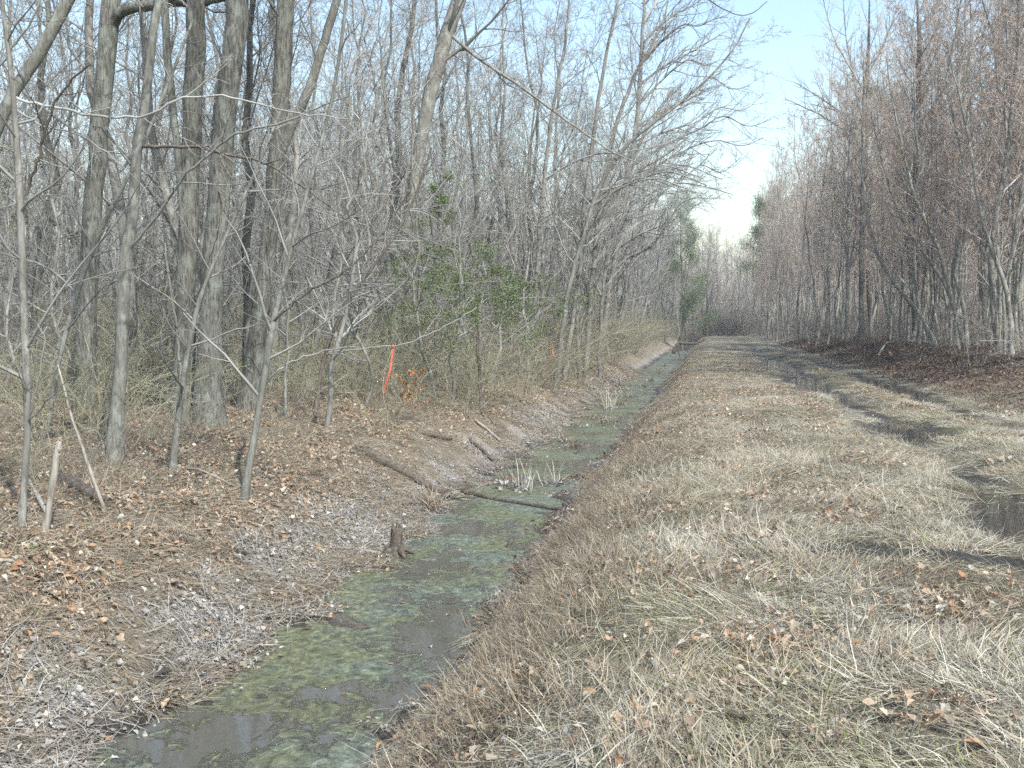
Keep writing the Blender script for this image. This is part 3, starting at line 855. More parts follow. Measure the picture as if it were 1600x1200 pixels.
GL, GU, GR, GE = 'bare trees in the wood left of the ditch', 'bare saplings in the brush left of the ditch', 'pole trees in the wood right of the track', 'bare trees closing the far end of the track'
population('tall', 16, (-24, -8.0), (20, 34), 1.3, (0.75, 1.0), 'bare_tree', 'tree', GL, 'from the left of the slender bare trees just behind the big left trunks')
population('tall', 52, (-30, -7.0), (34, 64), 1.5, (0.75, 1.1), 'bare_tree', 'tree', GL, 'from the left of the bare trees in the middle of the left wood')
population('tall', 20, (-9.0, -5.6), (42, 120), 1.6, (0.7, 1.0), 'bare_tree', 'tree', GL, 'from the left of the bare trees lining the ditch beyond the arching clump')
population('tall', 16, (-8.0, -2.4), (114, 146), 1.2, (0.65, 0.95), 'bare_tree', 'tree', GL, 'from the left of the bare trees past the far end of the ditch')
population('tall', 66, (-52, -9.0), (62, 130), 1.8, (0.8, 1.1), 'bare_tree', 'tree', GL, 'from the left of the thin bare trees deep in the left wood')
for k, (u_, v_, sc_, rz_) in enumerate([(-5.4, 44, 0.95, 0.1), (-5.8, 50, 1.1, -0.3), (-5.2, 57, 1.0, 0.3), (-5.6, 65, 1.2, 0.0), (-5.0, 74, 1.1, -0.2), (-5.4, 86, 1.2, 0.2), (-6.4, 38, 1.0, 0.4)]):
    x_, y_ = xy_of(u_, v_)
    place('over', k % 3, x_, y_, rz_, sc_, 'overhanging_tree', ordinal(k + 1 if k < 6 else 7) + (' nearest' if k < 6 else '') + ' bare tree spreading fine twigs over the ditch past the arching clump' if k < 6 else 'fine twigged bare tree spreading beside the arching clump', 'tree', 'bare trees overhanging the ditch')
    taken.append((x_, y_))
population('under', 36, (-17, -6.2), (17, 33), 0.8, (0.55, 1.15), 'sapling', 'sapling', GU, 'from the left of the bare saplings nearest the viewer in the left brush', 4)
population('under', 79, (-14, -5.0), (24, 62), 0.6, (0.9, 1.8), 'sapling', 'sapling', GU, 'from the left of the twiggy saplings in the left brush past the holly', 4)
population('under', 45, (-11, -5.0), (62, 130), 0.8, (1.0, 1.9), 'sapling', 'sapling', GU, 'from the left of the far saplings along the ditch', 4)
population('red', 52, (8.0, 12.5), (22, 62), 0.6, (0.9, 1.25), 'pole_tree', 'tree', GR, 'from the left of the pole trees fronting the near right wood')
population('red', 38, (12, 22), (34, 75), 0.8, (1.0, 1.3), 'pole_tree', 'tree', GR, 'from the left of the reddish pole trees inside the right wood')
population('red', 79, (5.8, 11), (60, 148), 0.8, (0.95, 1.25), 'pole_tree', 'tree', GR, 'from the left of the pole trees fronting the far right wood')
population('red', 60, (11, 22), (75, 150), 1.0, (1.0, 1.25), 'pole_tree', 'tree', GR, 'from the left of the pole trees deep in the far right wood')
population(('tall', 'red'), 60, (-9, 10), (144, 172), 1.0, (0.75, 0.98), 'bare_tree', 'tree', GE, 'from the left of the bare trees closing the far end of the track')

# ------------------------------------------------------------------ instancing for what nobody could count
def scatter(name, label, protos_, P, E, Sc, idx):
    col = bpy.data.collections.new(name + '_kinds')
    for k, m in enumerate(protos_):
        col.objects.link(bpy.data.objects.new('%s_kind_%02d' % (name, k), m))
    me = bpy.data.meshes.new(name)
    me.vertices.add(len(P))
    me.vertices.foreach_set('co', np.ascontiguousarray(P, np.float32).ravel())
    a = me.attributes.new('spin', 'FLOAT_VECTOR', 'POINT'); a.data.foreach_set('vector', np.ascontiguousarray(E, np.float32).ravel())
    Sc = np.asarray(Sc, np.float32)
    if Sc.ndim == 1: Sc = np.repeat(Sc[:, None], 3, 1)
    a = me.attributes.new('size', 'FLOAT_VECTOR', 'POINT'); a.data.foreach_set('vector', np.ascontiguousarray(Sc).ravel())
    a = me.attributes.new('which', 'INT', 'POINT'); a.data.foreach_set('value', np.asarray(idx, np.int32))
    o = obj(name, me)
    tag(o, label, None, None, 'stuff')
    ng = bpy.data.node_groups.new(name, 'GeometryNodeTree')
    ng.interface.new_socket('Geometry', in_out='INPUT', socket_type='NodeSocketGeometry')
    ng.interface.new_socket('Geometry', in_out='OUTPUT', socket_type='NodeSocketGeometry')
    n = ng.nodes.new
    gi, go = n('NodeGroupInput'), n('NodeGroupOutput')
    ci = n('GeometryNodeCollectionInfo')
    ci.inputs['Collection'].default_value = col
    ci.inputs['Separate Children'].default_value = True
    ci.inputs['Reset Children'].default_value = True
    ip = n('GeometryNodeInstanceOnPoints')
    ip.inputs['Pick Instance'].default_value = True

    def na(nm, ty):
        d = n('GeometryNodeInputNamedAttribute'); d.data_type = ty
        d.inputs['Name'].default_value = nm
        return d.outputs['Attribute']
    e2r = n('FunctionNodeEulerToRotation')
    L = ng.links.new
    L(gi.outputs[0], ip.inputs['Points'])
    L(ci.outputs[0], ip.inputs['Instance'])
    L(na('which', 'INT'), ip.inputs['Instance Index'])
    L(na('spin', 'FLOAT_VECTOR'), e2r.inputs[0])
    L(e2r.outputs[0], ip.inputs['Rotation'])
    L(na('size', 'FLOAT_VECTOR'), ip.inputs['Scale'])
    L(ip.outputs[0], go.inputs[0])
    md = o.modifiers.new('scatter', 'NODES'); md.node_group = ng
    return o


def slope_euler(x, y, rng, amount=1.0, ang=None):
    e = 0.06
    hx = (height(x + e, y) - height(x - e, y)) / (2 * e) * amount
    hy = (height(x, y + e) - height(x, y - e)) / (2 * e) * amount
    nrm = unit(np.stack([-hx, -hy, np.ones_like(hx)], 1))
    a = rng.uniform(0, 2 * np.pi, len(x)) if ang is None else ang
    tx = np.stack([np.cos(a), np.sin(a), np.zeros_like(a)], 1)
    tx = unit(tx - nrm * (tx * nrm).sum(1, keepdims=True))
    ty = np.cross(nrm, tx)
    r20, r21, r22, r10, r00 = tx[:, 2], ty[:, 2], nrm[:, 2], tx[:, 1], tx[:, 0]
    return np.stack([np.arctan2(r21, r22), -np.arcsin(np.clip(r20, -1, 1)), np.arctan2(r10, r00)], 1)


def sample_uv(rng, bands, ur):
    """bands: [(v0, v1, per m2)]; uniform points in u x v, culled to the view."""
    xs, ys = [], []
    for v0, v1, d in bands:
        n = int((v1 - v0) * (ur[1] - ur[0]) * d)
        u, v = rng.uniform(ur[0], ur[1], n), rng.uniform(v0, v1, n)
        x, y = xy_of(u, v)
        k = in_view(x, y, 0.12)
        xs.append(x[k]); ys.append(y[k])
    return np.concatenate(xs), np.concatenate(ys)


STRAW = np.array([[0.42, 0.375, 0.275], [0.52, 0.48, 0.385], [0.33, 0.28, 0.20], [0.22, 0.18, 0.13], [0.62, 0.595, 0.51], [0.35, 0.33, 0.27], [0.23, 0.17, 0.12]])


def blades(rng, n, patch, length, upright, width, cols, curl=0.5, green=0.0, spread=None):
    """strips of 4 cross sections; upright 0 lies flat, 1 stands."""
    a = rng.uniform(0, 2 * np.pi, n) if spread is None else rng.normal(0, spread, n)
    r = patch * np.sqrt(rng.uniform(0, 1, n))
    b = rng.uniform(0, 2 * np.pi, n)
    p = np.stack([r * np.cos(b), r * np.sin(b), rng.uniform(-0.01, 0.012, n)], 1)
    el = np.clip(rng.normal(upright, 0.22, n), 0.02, 1.0) * np.pi / 2
    L = length * rng.uniform(0.45, 1.25, n)
    w = width * rng.uniform(0.6, 1.4, n)
    N = 4
    pts = np.empty((n, N, 3)); pts[:, 0] = p
    az = a.copy()
    for s in range(1, N):
        d = np.stack([np.cos(az) * np.cos(el), np.sin(az) * np.cos(el), np.sin(el)], 1)
        pts[:, s] = pts[:, s - 1] + d * (L / (N - 1))[:, None]
        el = el - rng.uniform(0, curl, n) * (0.3 + el)
        az = az + rng.normal(0, 0.25, n)
    low = np.minimum(pts[:, :, 2], 0) * 0.7
    pts[:, :, 2] -= low
    side = np.stack([-np.sin(a), np.cos(a), rng.normal(0, 0.5, n)], 1); side = unit(side)
    ww = w[:, None] * np.array([0.9, 1.0, 0.75, 0.12])[None]
    V = np.stack([pts - side[:, None] * ww[:, :, None] / 2, pts + side[:, None] * ww[:, :, None] / 2], 2)
    idx = np.arange(n * N * 2).reshape(n, N, 2)
    F = np.stack([idx[:, :-1, 0], idx[:, :-1, 1], idx[:, 1:, 1], idx[:, 1:, 0]], -1).reshape(-1, 4)
    c = cols[rng.integers(0, len(cols), n)] * rng.uniform(0.75, 1.15, (n, 1))
    if green > 0:
        gm = rng.uniform(0, 1, n) < green
        c[gm] = np.array([0.17, 0.22, 0.07]) * rng.uniform(0.7, 1.5, (gm.sum(), 1))
    col = np.repeat(c[:, None, :], N * 2, 1).reshape(-1, 3)
    return V.reshape(-1, 3), F, col


def join(parts):
    Vs, Fs, Cs, off = [], [], [], 0
    for V, F, c in parts:
        Vs.append(V); Fs.append(F + off); Cs.append(c); off += len(V)
    return np.concatenate(Vs), np.concatenate(Fs), np.concatenate(Cs)


grng = np.random.default_rng(5)
mats_, tufts, banks, greens = [], [], [], []
PAL = [STRAW[[0, 1, 4, 5, 1, 4, 0, 2]], STRAW[[0, 2, 5, 1, 3, 2]], np.concatenate([STRAW[[0, 5, 1]], [[0.35, 0.33, 0.22], [0.26, 0.27, 0.15], [0.30, 0.25, 0.18]]])]
for k in range(6):
    pal = PAL[k // 2]
    V, F, c = join([blades(grng, 80, 0.2, 0.24, 0.05, 0.004, pal, 0.2, spread=0.45), blades(grng, 45, 0.22, 0.15, 0.06, 0.0042, pal, 0.2), blades(grng, 10, 0.2, 0.10, 0.45, 0.0035, pal, 0.5, 0.3), blades(grng, 4, 0.2, 0.3, 0.05, 0.0048, pal, 0.1, spread=0.6)])
    mats_.append(mesh_from('matted_grass', V, F, M['blade'], c, False))
for k in range(5):
    V, F, c = join([blades(grng, 30, 0.12, 0.115, 0.55, 0.0038, STRAW[[0, 1, 2, 4, 5]], 0.5, 0.25), blades(grng, 50, 0.2, 0.17, 0.06, 0.0042, STRAW, 0.3)])
    tufts.append(mesh_from('grass_tuft', V, F, M['blade'], c, False))
for k in range(5):
    V, F, c = join([blades(grng, 30, 0.16, 0.19, 0.68, 0.0045, STRAW[[2, 3, 6, 0, 2]], 0.25), blades(grng, 36, 0.22, 0.2, 0.12, 0.0045, STRAW[[0, 2, 3, 5]], 0.3)])
    banks.append(mesh_from('bank_stubble', V, F, M['blade'], c, False))
for k in range(3):
    V, F, c = join([blades(grng, 40, 0.15, 0.11, 0.45, 0.004, STRAW[[0, 1, 5]], 0.6, 0.5)])
    greens.append(mesh_from('green_grass', V, F, M['blade'], c, False))
litter_mats = []
for k in range(4):
    V, F, c = join([blades(grng, 70, 0.22, 0.22, 0.04, 0.0042, np.concatenate([STRAW[[0, 2, 3, 5, 6, 0, 5]], [[0.36, 0.32, 0.27], [0.25, 0.20, 0.15]]]), 0.2, spread=0.6), blades(grng, 6, 0.2, 0.4, 0.05, 0.007, STRAW[[5, 3, 2]] * 0.9, 0.1)])
    litter_mats.append(mesh_from('litter_mat', V, F, M['blade'], c, False))
grass_kinds = mats_ + tufts + banks + greens

x, y = sample_uv(grng, [(3, 9, 75), (9, 16, 55), (16, 30, 32), (30, 60, 16), (60, 145, 7)], (-2.2, 8.4))
u, v = uv_of(x, y)
zl, zm, zg = zones(x, y)
h = height(x, y)
pool = np.zeros(len(x))
for (pu, pv, wu, wv, d) in PUDDLES:
    pool = np.maximum(pool, np.exp(-0.5 * (((u - pu) / wu) ** 2 + ((v - pv) / wv) ** 2) * 1.6))
zm = np.maximum(zm, np.clip((pool - 0.3) * 5, 0, 1))
dens = (1 - np.clip(zl, 0, 0.85)) * (1 - 0.96 * zm) * (h > WATER_Z + 0.07) * (0.8 + 0.25 * N_den(x, y))
k = grng.uniform(0, 1, len(x)) < dens
x, y, u, v, h, zg = x[k], y[k], u[k], v[k], h[k], zg[k]
bank = np.exp(-((u + 1.25) / 0.75) ** 2)
q = grng.uniform(0, 1, len(x))
clump = N_mid(x * 0.7 + 9, y * 0.7) * 0.5 + 0.5
which = np.where(q < bank * 0.65, 11 + grng.integers(0, 5, len(x)), np.where(q < bank * 0.65 + zg * 0.5, 16 + grng.integers(0, 3, len(x)), np.where(grng.uniform(0, 1, len(x)) < 0.1 + 0.4 * np.clip(clump, 0, 1), 6 + grng.integers(0, 5, len(x)), np.clip(np.floor(1.3 + N_den(x * 0.7 + 3, y * 0.7 - 8) * 1.1 + grng.normal(0, 0.5, len(x))), 0, 2).astype(int) * 2 + grng.integers(0, 2, len(x)))))
far = np.clip(v / 40, 1, 1.6)
sc = grng.uniform(0.7, 1.25, len(x)) * far
scatter('dry_grass', 'matted straw coloured dry grass covering the track and ditch bank', grass_kinds,
        np.stack([x, y, h], 1), slope_euler(x, y, grng, 0.8, N_cl(x * 2.2, y * 2.2) * 2.4 + N_big(x * 2.5, y * 2.5) * 1.2 + grng.normal(0, 0.35, len(x))), np.stack([sc, sc, sc * np.clip(14 / v, 0.3, 1)], 1), which)

# ---- leaf litter
LEAFC = np.array([[0.31, 0.225, 0.155], [0.40, 0.31, 0.22], [0.21, 0.16, 0.11], [0.46, 0.39, 0.30], [0.34, 0.19, 0.10], [0.17, 0.14, 0.105], [0.40, 0.375, 0.315], [0.32, 0.275, 0.20]])
GREYC = np.array([[0.32, 0.31, 0.285], [0.27, 0.26, 0.235], [0.37, 0.36, 0.335], [0.22, 0.20, 0.175], [0.28, 0.24, 0.19], [0.32, 0.305, 0.275]])
DARKC = np.array([[0.19, 0.135, 0.10], [0.14, 0.10, 0.075], [0.25, 0.185, 0.14], [0.11, 0.085, 0.065]])


def leaf_shape(rng, L, lobed):
    """one curled leaf in local axes: 5x3 grid of vertices (L long) + outline lobes."""
    t = np.linspace(0, 1, 6)
    w = np.sin(np.pi * np.clip(t, 0.03, 0.97) ** 0.85) * 0.5 * rng.uniform(0.55, 0.9)
    if lobed:
        w = w * np.array([1, 0.75, 1.25, 0.7, 1.2, 0.5])
    w[0] = 0.04; w[-1] = 0.05
    cu, cv = rng.normal(0, 0.9), abs(rng.normal(0.3, 0.5))
    V = []
    for i, tt in enumerate(t):
        zc = 0.5 * cu * (tt - 0.5) ** 2 * 1.2
        for s in (-1, 0, 1):
            V.append([(tt - 0.5), s * w[i] * math.cos(cv * 0.6), zc + abs(s) * w[i] * math.sin(cv) + rng.normal(0, 0.02)])
    V = np.array(V) * L
    V[:, 2] -= V[:, 2].min()
    ii = np.arange(18).reshape(6, 3)
    F = np.stack([ii[:-1, :-1], ii[1:, :-1], ii[1:, 1:], ii[:-1, 1:]], -1).reshape(-1, 4)
    return V, F


def rot_rand(rng, V, tilt):
    a, b, c = rng.uniform(0, 6.28), rng.normal(0, tilt), rng.normal(0, tilt)
    ca, sa, cb, sb, cc, sc_ = math.cos(a), math.sin(a), math.cos(b), math.sin(b), math.cos(c), math.sin(c)
    Rx = np.array([[1, 0, 0], [0, cb, -sb], [0, sb, cb]]); Ry = np.array([[cc, 0, sc_], [0, 1, 0], [-sc_, 0, cc]]); Rz = np.array([[ca, -sa, 0], [sa, ca, 0], [0, 0, 1]])
    return V @ (Rz @ Ry @ Rx).T


def leaf_cluster(rng, n, patch, cols, twigs=2, size=(0.05, 0.11)):
    parts = []
    for _ in range(n):
        V, F = leaf_shape(rng, rng.uniform(*size), rng.uniform() < 0.5)
        V = rot_rand(rng, V, 0.4)
        V[:, 2] -= V[:, 2].min() * 0.8
        V += np.array([rng.normal(0, patch), rng.normal(0, patch), rng.uniform(-0.004, 0.02)])
        c = cols[rng.integers(len(cols))] * rng.uniform(0.75, 1.2)
        parts.append((V, F, np.repeat(c[None], len(V), 0)))
    if twigs:
        V, F, c = blades(rng, twigs * 5, patch * 1.3, 0.22, 0.06, 0.005, cols[[0, 1, 2]] * 1.05, 0.2)
        parts.append((V, F, c))
    return join(parts)


lrng = np.random.default_rng(9)
leafs = []
for cols in (LEAFC, GREYC, DARKC):
    for k in range(5):
        V, F, c = leaf_cluster(lrng, 26 if cols is GREYC else 20, 0.17, cols, 6, (0.02, 0.055) if cols is GREYC else (0.028, 0.075))
        leafs.append(mesh_from('leaf_cluster', V, F, M['leaf'], c, False))
PX, PY = [], []
x, y = sample_uv(lrng, [(3, 16, 70), (16, 30, 30), (30, 60, 8)], (-12, -3.5))
u, v = uv_of(x, y); h = height(x, y)
k = (h > WATER_Z - 0.01) & (lrng.uniform(0, 1, len(x)) < 0.75 + 0.3 * N_den(x, y))
x, y, u, v, h = x[k], y[k], u[k], v[k], h[k]
grey = np.clip((-0.42 - h + 0.10 * N_mid(x, y)) / 0.2, 0, 0.92)
w1 = np.where(lrng.uniform(0, 1, len(x)) < grey, 5, 0) + lrng.integers(0, 5, len(x))
mm = lrng.uniform(0, 1, len(x)) < 0.58 + 0.2 * N_den(x * 0.8 + 5, y * 0.8) - 0.2 * grey
w1 = np.where(mm, 15 + lrng.integers(0, 4, len(x)), w1)
x2, y2 = sample_uv(lrng, [(3, 12, 12), (12, 30, 8), (30, 60, 2.5)], (-2.0, 6.0))
z2 = zones(x2, y2); h2 = height(x2, y2)
k = (h2 > WATER_Z) & (lrng.uniform(0, 1, len(x2)) < 0.55 + 0.5 * N_den(x2 + 40, y2)) & (z2[1] < 0.2)
x2, y2, h2 = x2[k], y2[k], h2[k]
w2 = np.where(lrng.uniform(0, 1, len(x2)) < 0.04, 5, 0) + lrng.integers(0, 5, len(x2))
x3, y3 = sample_uv(lrng, [(15, 40, 14), (40, 90, 5)], (5.8, 11))
h3 = height(x3, y3); w3 = 10 + lrng.integers(0, 5, len(x3))
x4, y4 = sample_uv(lrng, [(12, 60, 2.5)], (-26, -12))
h4 = height(x4, y4); w4 = lrng.integers(0, 5, len(x4))
x5, y5 = sample_uv(lrng, [(3, 30, 9)], (-2.6, -1.5))
h5 = height(x5, y5); k = (h5 > WATER_Z - 0.02) & (h5 < -0.6); x5, y5, h5 = x5[k], y5[k], h5[k]; w5 = 5 + lrng.integers(0, 10, len(x5))
x6, y6 = sample_uv(lrng, [(5, 40, 5)], (-9, -4.2))
k = lrng.uniform(0, 1, len(x6)) < np.clip(0.1 + 0.6 * N_den(x6 * 0.8 - 20, y6 * 0.8), 0, 1); x6, y6 = x6[k], y6[k]
h6 = height(x6, y6); w6 = 19 + lrng.integers(0, 3, len(x6))
X, Y_, H_, W_ = [np.concatenate(a) for a in ((x, x2, x3, x4, x5, x6), (y, y2, y3, y4, y5, y6), (h, h2, h3, h4, h5, h6), (w1, w2, w3, w4, w5, w6))]
lift = np.where((X - VPX * Y_ > -2.2) & (X - VPX * Y_ < 6), 0.035, 0.0)
farl = np.where(lift > 0, 0.9, np.clip(Y_ / 22, 1, 2.2))
scatter('leaf_litter', 'brown and grey dead leaves carpeting the banks and forest floor', leafs + litter_mats + greens, np.stack([X, Y_, H_ + lift], 1),
        slope_euler(X, Y_, lrng, 1.0, np.where(W_ >= 15, -0.35 + lrng.normal(0, 0.6, len(X)), lrng.uniform(0, 6.28, len(X)))), lrng.uniform(0.7, 1.2, len(X)) * farl, W_)

# ---- undergrowth
brng = np.random.default_rng(21)
brush = []
for k in range(8):
    red = k >= 5
    n = 9
    a = brng.uniform(0, 6.28, n); r = 0.5 * np.sqrt(brng.uniform(0, 1, n))
    N = 9
    P = np.empty((n, N, 3)); P[:, 0] = np.stack([r * np.cos(a), r * np.sin(a), np.full(n, -0.05)], 1)
    d = unit(np.stack([np.cos(a) * 0.3, np.sin(a) * 0.3, np.ones(n)], 1) + brng.normal(0, 0.25, (n, 3)))
    L = brng.uniform(0.9, 3.0, n)
    for st_ in range(1, N):
        P[:, st_] = P[:, st_ - 1] + d * (L / (N - 1))[:, None]
        d = unit(d + brng.normal(0, 0.15, (n, 3)) + np.stack([np.cos(a) * 0.09, np.sin(a) * 0.09, np.full(n, -0.09)], 1))
    RR = brng.uniform(0.8, 1.5, n)[:, None] * np.repeat(np.linspace(0.0065, 0.0035, N)[None], n, 0)
    tb = Tubes(); tb.add(P, RR, 3, 0.0)
    c1, r1 = grow(brng, P, RR, 6, 0.2, 1.0, 0.36, (0.4, 1.1), 6, 0.2, -0.03, rmin=0.0038)
    c2, r2 = grow(brng, c1, r1, 3, 0.2, 1.0, 0.5, (0.4, 1.0), 3, 0.2, 0.0, rmin=0.0034)
    tb.add(c1, r1, 3, 0.5); tb.add(c2, r2, 3, 1.0)
    brush.append(tb.mesh('brush', M['brush_red' if red else 'brush']))
bx, by = sample_uv(brng, [(12, 20, 1.3), (20, 40, 3.0), (40, 80, 2.2), (80, 140, 1.0)], (-22, -4.7))
bu, bv = uv_of(bx, by)
dens = np.where(bv < 22, np.clip((-bu - 6.4) / 2.5, 0.0, 1), np.clip((-bu - 4.6) / 0.9, 0.15, 1)) * np.clip(0.75 + 0.5 * N_den(bx * 0.6, by * 0.6), 0.1, 1)
k = brng.uniform(0, 1, len(bx)) < dens
bx, by, bv = bx[k], by[k], bv[k]
bi = np.where(brng.uniform(0, 1, len(bx)) < 0.8, brng.integers(0, 5, len(bx)), 5 + brng.integers(0, 3, len(bx)))
bs = brng.uniform(0.55, 1.15, len(bx)) * np.clip(bv / 30, 0.8, 1.35)
rx, ry = sample_uv(brng, [(20, 60, 0.3), (60, 150, 0.4)], (6.3, 16))
ru_, rv_ = uv_of(rx, ry); k = (brng.uniform(0, 1, len(rx)) < np.clip((ru_ - 6.3) / 2.2, 0.1, 1)) | (rv_ > 66); rx, ry = rx[k], ry[k]
ri = 5 + brng.integers(0, 3, len(rx)); rs = brng.uniform(0.5, 1.2, len(rx))
ex, ey = sample_uv(brng, [(146, 190, 0.45)], (-10, 14))
qx, qy = sample_uv(brng, [(40, 170, 0.22)], (-62, -22))
ex, ey = np.concatenate([ex, qx]), np.concatenate([ey, qy])
ei = brng.integers(3, 8, len(ex)); es = brng.uniform(1.0, 2.4, len(ex))
tx_, ty_ = sample_uv(brng, [(10, 22, 0.9)], (-8.5, -5.4))
k = brng.uniform(0, 1, len(tx_)) < 0.55 + 0.4 * N_den(tx_, ty_ + 30); tx_, ty_ = tx_[k], ty_[k]
ti_ = brng.integers(0, 8, len(tx_)); ts_ = brng.uniform(0.2, 0.55, len(tx_))
X, Y_, I_, S_ = [np.concatenate(a) for a in ((bx, rx, ex, tx_), (by, ry, ey, ty_), (bi, ri, ei, ti_), (bs, rs, es, ts_))]
E_ = np.zeros((len(X), 3)); E_[:, 2] = brng.uniform(0, 6.28, len(X))
scatter('undergrowth', 'tangled olive and red brown brush between the trees', brush, np.stack([X, Y_, height(X, Y_)], 1), E_, S_, I_)

# ---- far wood behind the trees that can be told apart
frng = np.random.default_rng(31)
FX = []
for (ur, vr, n) in (((-80, -22), (45, 170), 460), ((19, 45), (60, 170), 260), ((-60, 50), (170, 230), 420)):
    u, v = frng.uniform(*ur, n * 3), frng.uniform(*vr, n * 3)
    x, y = xy_of(u, v)
    k = in_view(x, y, 0.12)
    red = np.where(u > 8, 1, 0)
    FX.append(np.stack([x[k][:n], y[k][:n], red[k][:n]], 1))
FX = np.concatenate(FX)
far_kinds = []
for key in ('tall', 'red'):
    for (tm, cm) in protos[key][:4]:
        far_kinds.append((tm, cm))


def joined(tm, cm):
    def arr(m):
        V = np.empty(len(m.vertices) * 3, np.float32); m.vertices.foreach_get('co', V)
        F = np.empty(len(m.loops), np.int32); m.loops.foreach_get('vertex_index', F)
        c = np.empty(len(m.vertices) * 4, np.float32); m.color_attributes['col'].data.foreach_get('color', c)
        return V.reshape(-1, 3), F.reshape(-1, 4), c.reshape(-1, 4)[:, :3]
    a, b = arr(tm), arr(cm)
    V, F, c = join([a, b])
    return mesh_from('far_tree', V, F, [tm.materials[0], cm.materials[0]], c, True, np.concatenate([np.zeros(len(a[1])), np.ones(len(b[1]))]))


fk = []
for i in range(6):
    rr_ = np.random.default_rng(600 + i)
    Hh = 15.0 + i % 3
    P, R = trunk_path(rr_, Hh, 0.12, 10, 0.12)
    sp_ = [dict(n=26, t0=0.12, t1=0.98, lratio=0, absL=Hh * 0.25, ang=(0.6, 1.1), N=6, jit=0.10, up=0.10, rr=0.42, rmin=0.016, sides=3),
           dict(n=6, t0=0.2, t1=1.0, lratio=0.48, ang=(0.45, 0.95), N=4, jit=0.13, up=0.07, rmin=0.013, col=0.4),
           dict(n=6, t0=0.15, t1=1.0, lratio=0.52, ang=(0.45, 1.0), N=3, jit=0.15, up=0.06, rmin=0.011, col=0.7)]
    tb = Tubes(); tb.add(P, R, 6)
    fk.append(joined(tb.mesh('far_trunk', M['pole' if i > 2 else 'oak']), crown(rr_, P, R, sp_).mesh('far_crown', M['twig_red' if i > 2 else 'twig'])))
E_ = np.zeros((len(FX), 3)); E_[:, 2] = frng.uniform(0, 6.28, len(FX))
scatter('far_forest', 'grey brown mass of bare trees deep in the wood', fk, np.stack([FX[:, 0], FX[:, 1], height(FX[:, 0], FX[:, 1])], 1), E_,
        frng.uniform(0.75, 1.05, len(FX)), (FX[:, 2] * 3 + frng.integers(0, 3, len(FX))).astype(int))

# ------------------------------------------------------------------ evergreens
def leaf_quads(rng, pts, size, cols, droop=0.2, narrow=0.45):
    n = len(pts)
    d = unit(rng.normal(0, 1, (n, 3)) + np.array([0, 0, -droop]))
    s = unit(np.cross(d, rng.normal(0, 1, (n, 3))))
    up = np.cross(d, s)
    L = (size * rng.uniform(0.6, 1.3, n))[:, None]
    W = L * narrow
    V = np.stack([pts, pts + d * L * 0.5 + s * W * 0.5 + up * L * 0.06, pts + d * L, pts + d * L * 0.5 - s * W * 0.5 + up * L * 0.06], 1)
    i = np.arange(n * 4).reshape(n, 4)
    F = np.concatenate([i[:, [0, 1, 2]], i[:, [0, 2, 3]]])
    c = cols[rng.integers(0, len(cols), n)] * rng.uniform(0.7, 1.3, (n, 1))
    return V.reshape(-1, 3), F, np.repeat(c, 4, 0)


def along(rng, P, n, lo=0.15):
    B, N, _ = P.shape
    b = rng.integers(0, B, n); t = rng.uniform(lo, 1, n) * (N - 1); i = np.minimum(t.astype(int), N - 2); w = (t - i)[:, None]
    return P[b, i] * (1 - w) + P[b, i + 1] * w


HOLLY = np.array([[0.10, 0.15, 0.045], [0.14, 0.19, 0.065], [0.07, 0.115, 0.033], [0.20, 0.24, 0.09]])
OLIVE = np.array([[0.12, 0.14, 0.05], [0.16, 0.17, 0.07], [0.09, 0.11, 0.04]])
PINE = np.array([[0.06, 0.10, 0.045], [0.09, 0.13, 0.05], [0.13, 0.17, 0.06]])


def evergreen(name, label, px, Y, H, r0, nleaf, size, cols, limb, seed, lo=0.15, up=0.0, ang=(1.0, 1.5), narrow=0.45, cat='evergreen', wood='dark', spread=0.05, stiff=0.12, n1=18, tip=0.15):
    rng = np.random.default_rng(seed)
    q = at(px, 600, Y); b = np.array([q[0], Y, hgt(q[0], Y)])
    P, R = trunk_path(rng, H, r0, 12, 0.08)
    t = thing(name, label, cat, tuple(b))
    tb = Tubes(); tb.add(P, R, 8); obj('trunk', tb.mesh('trunk', M[wood]), t)
    c1, r1 = grow(rng, P, R, n1, lo, 0.98, 0, ang, 7, stiff, up, rr=0.4, rmin=0.008, absL=limb, tfall=0.6)
    c2, r2 = grow(rng, c1, r1, 6, 0.25, 1.0, 0.4, (0.5, 1.0), 4, 0.15, up, rmin=0.005)
    c3, r3 = grow(rng, c2, r2, 4, 0.2, 1.0, 0.5, (0.5, 1.0), 3, 0.15, up, rmin=0.004)
    tb = Tubes(); tb.add(c1, r1, 5); tb.add(c2, r2, 3); tb.add(c3, r3, 3)
    cr = obj('crown', tb.mesh('crown', M['twig']), t)
    pts = np.concatenate([along(rng, c2, nleaf // 3, max(tip, 0.15)), along(rng, c3, nleaf - nleaf // 3, tip)])
    pts = pts + rng.normal(0, spread, pts.shape)
    V, F, c = leaf_quads(rng, pts, size, cols, 0.2, narrow)
    fo = obj('foliage', mesh_from('foliage', V, F, M['green'], c, False), cr)
    HERO_XY.append((b[0], b[1]))
    return t


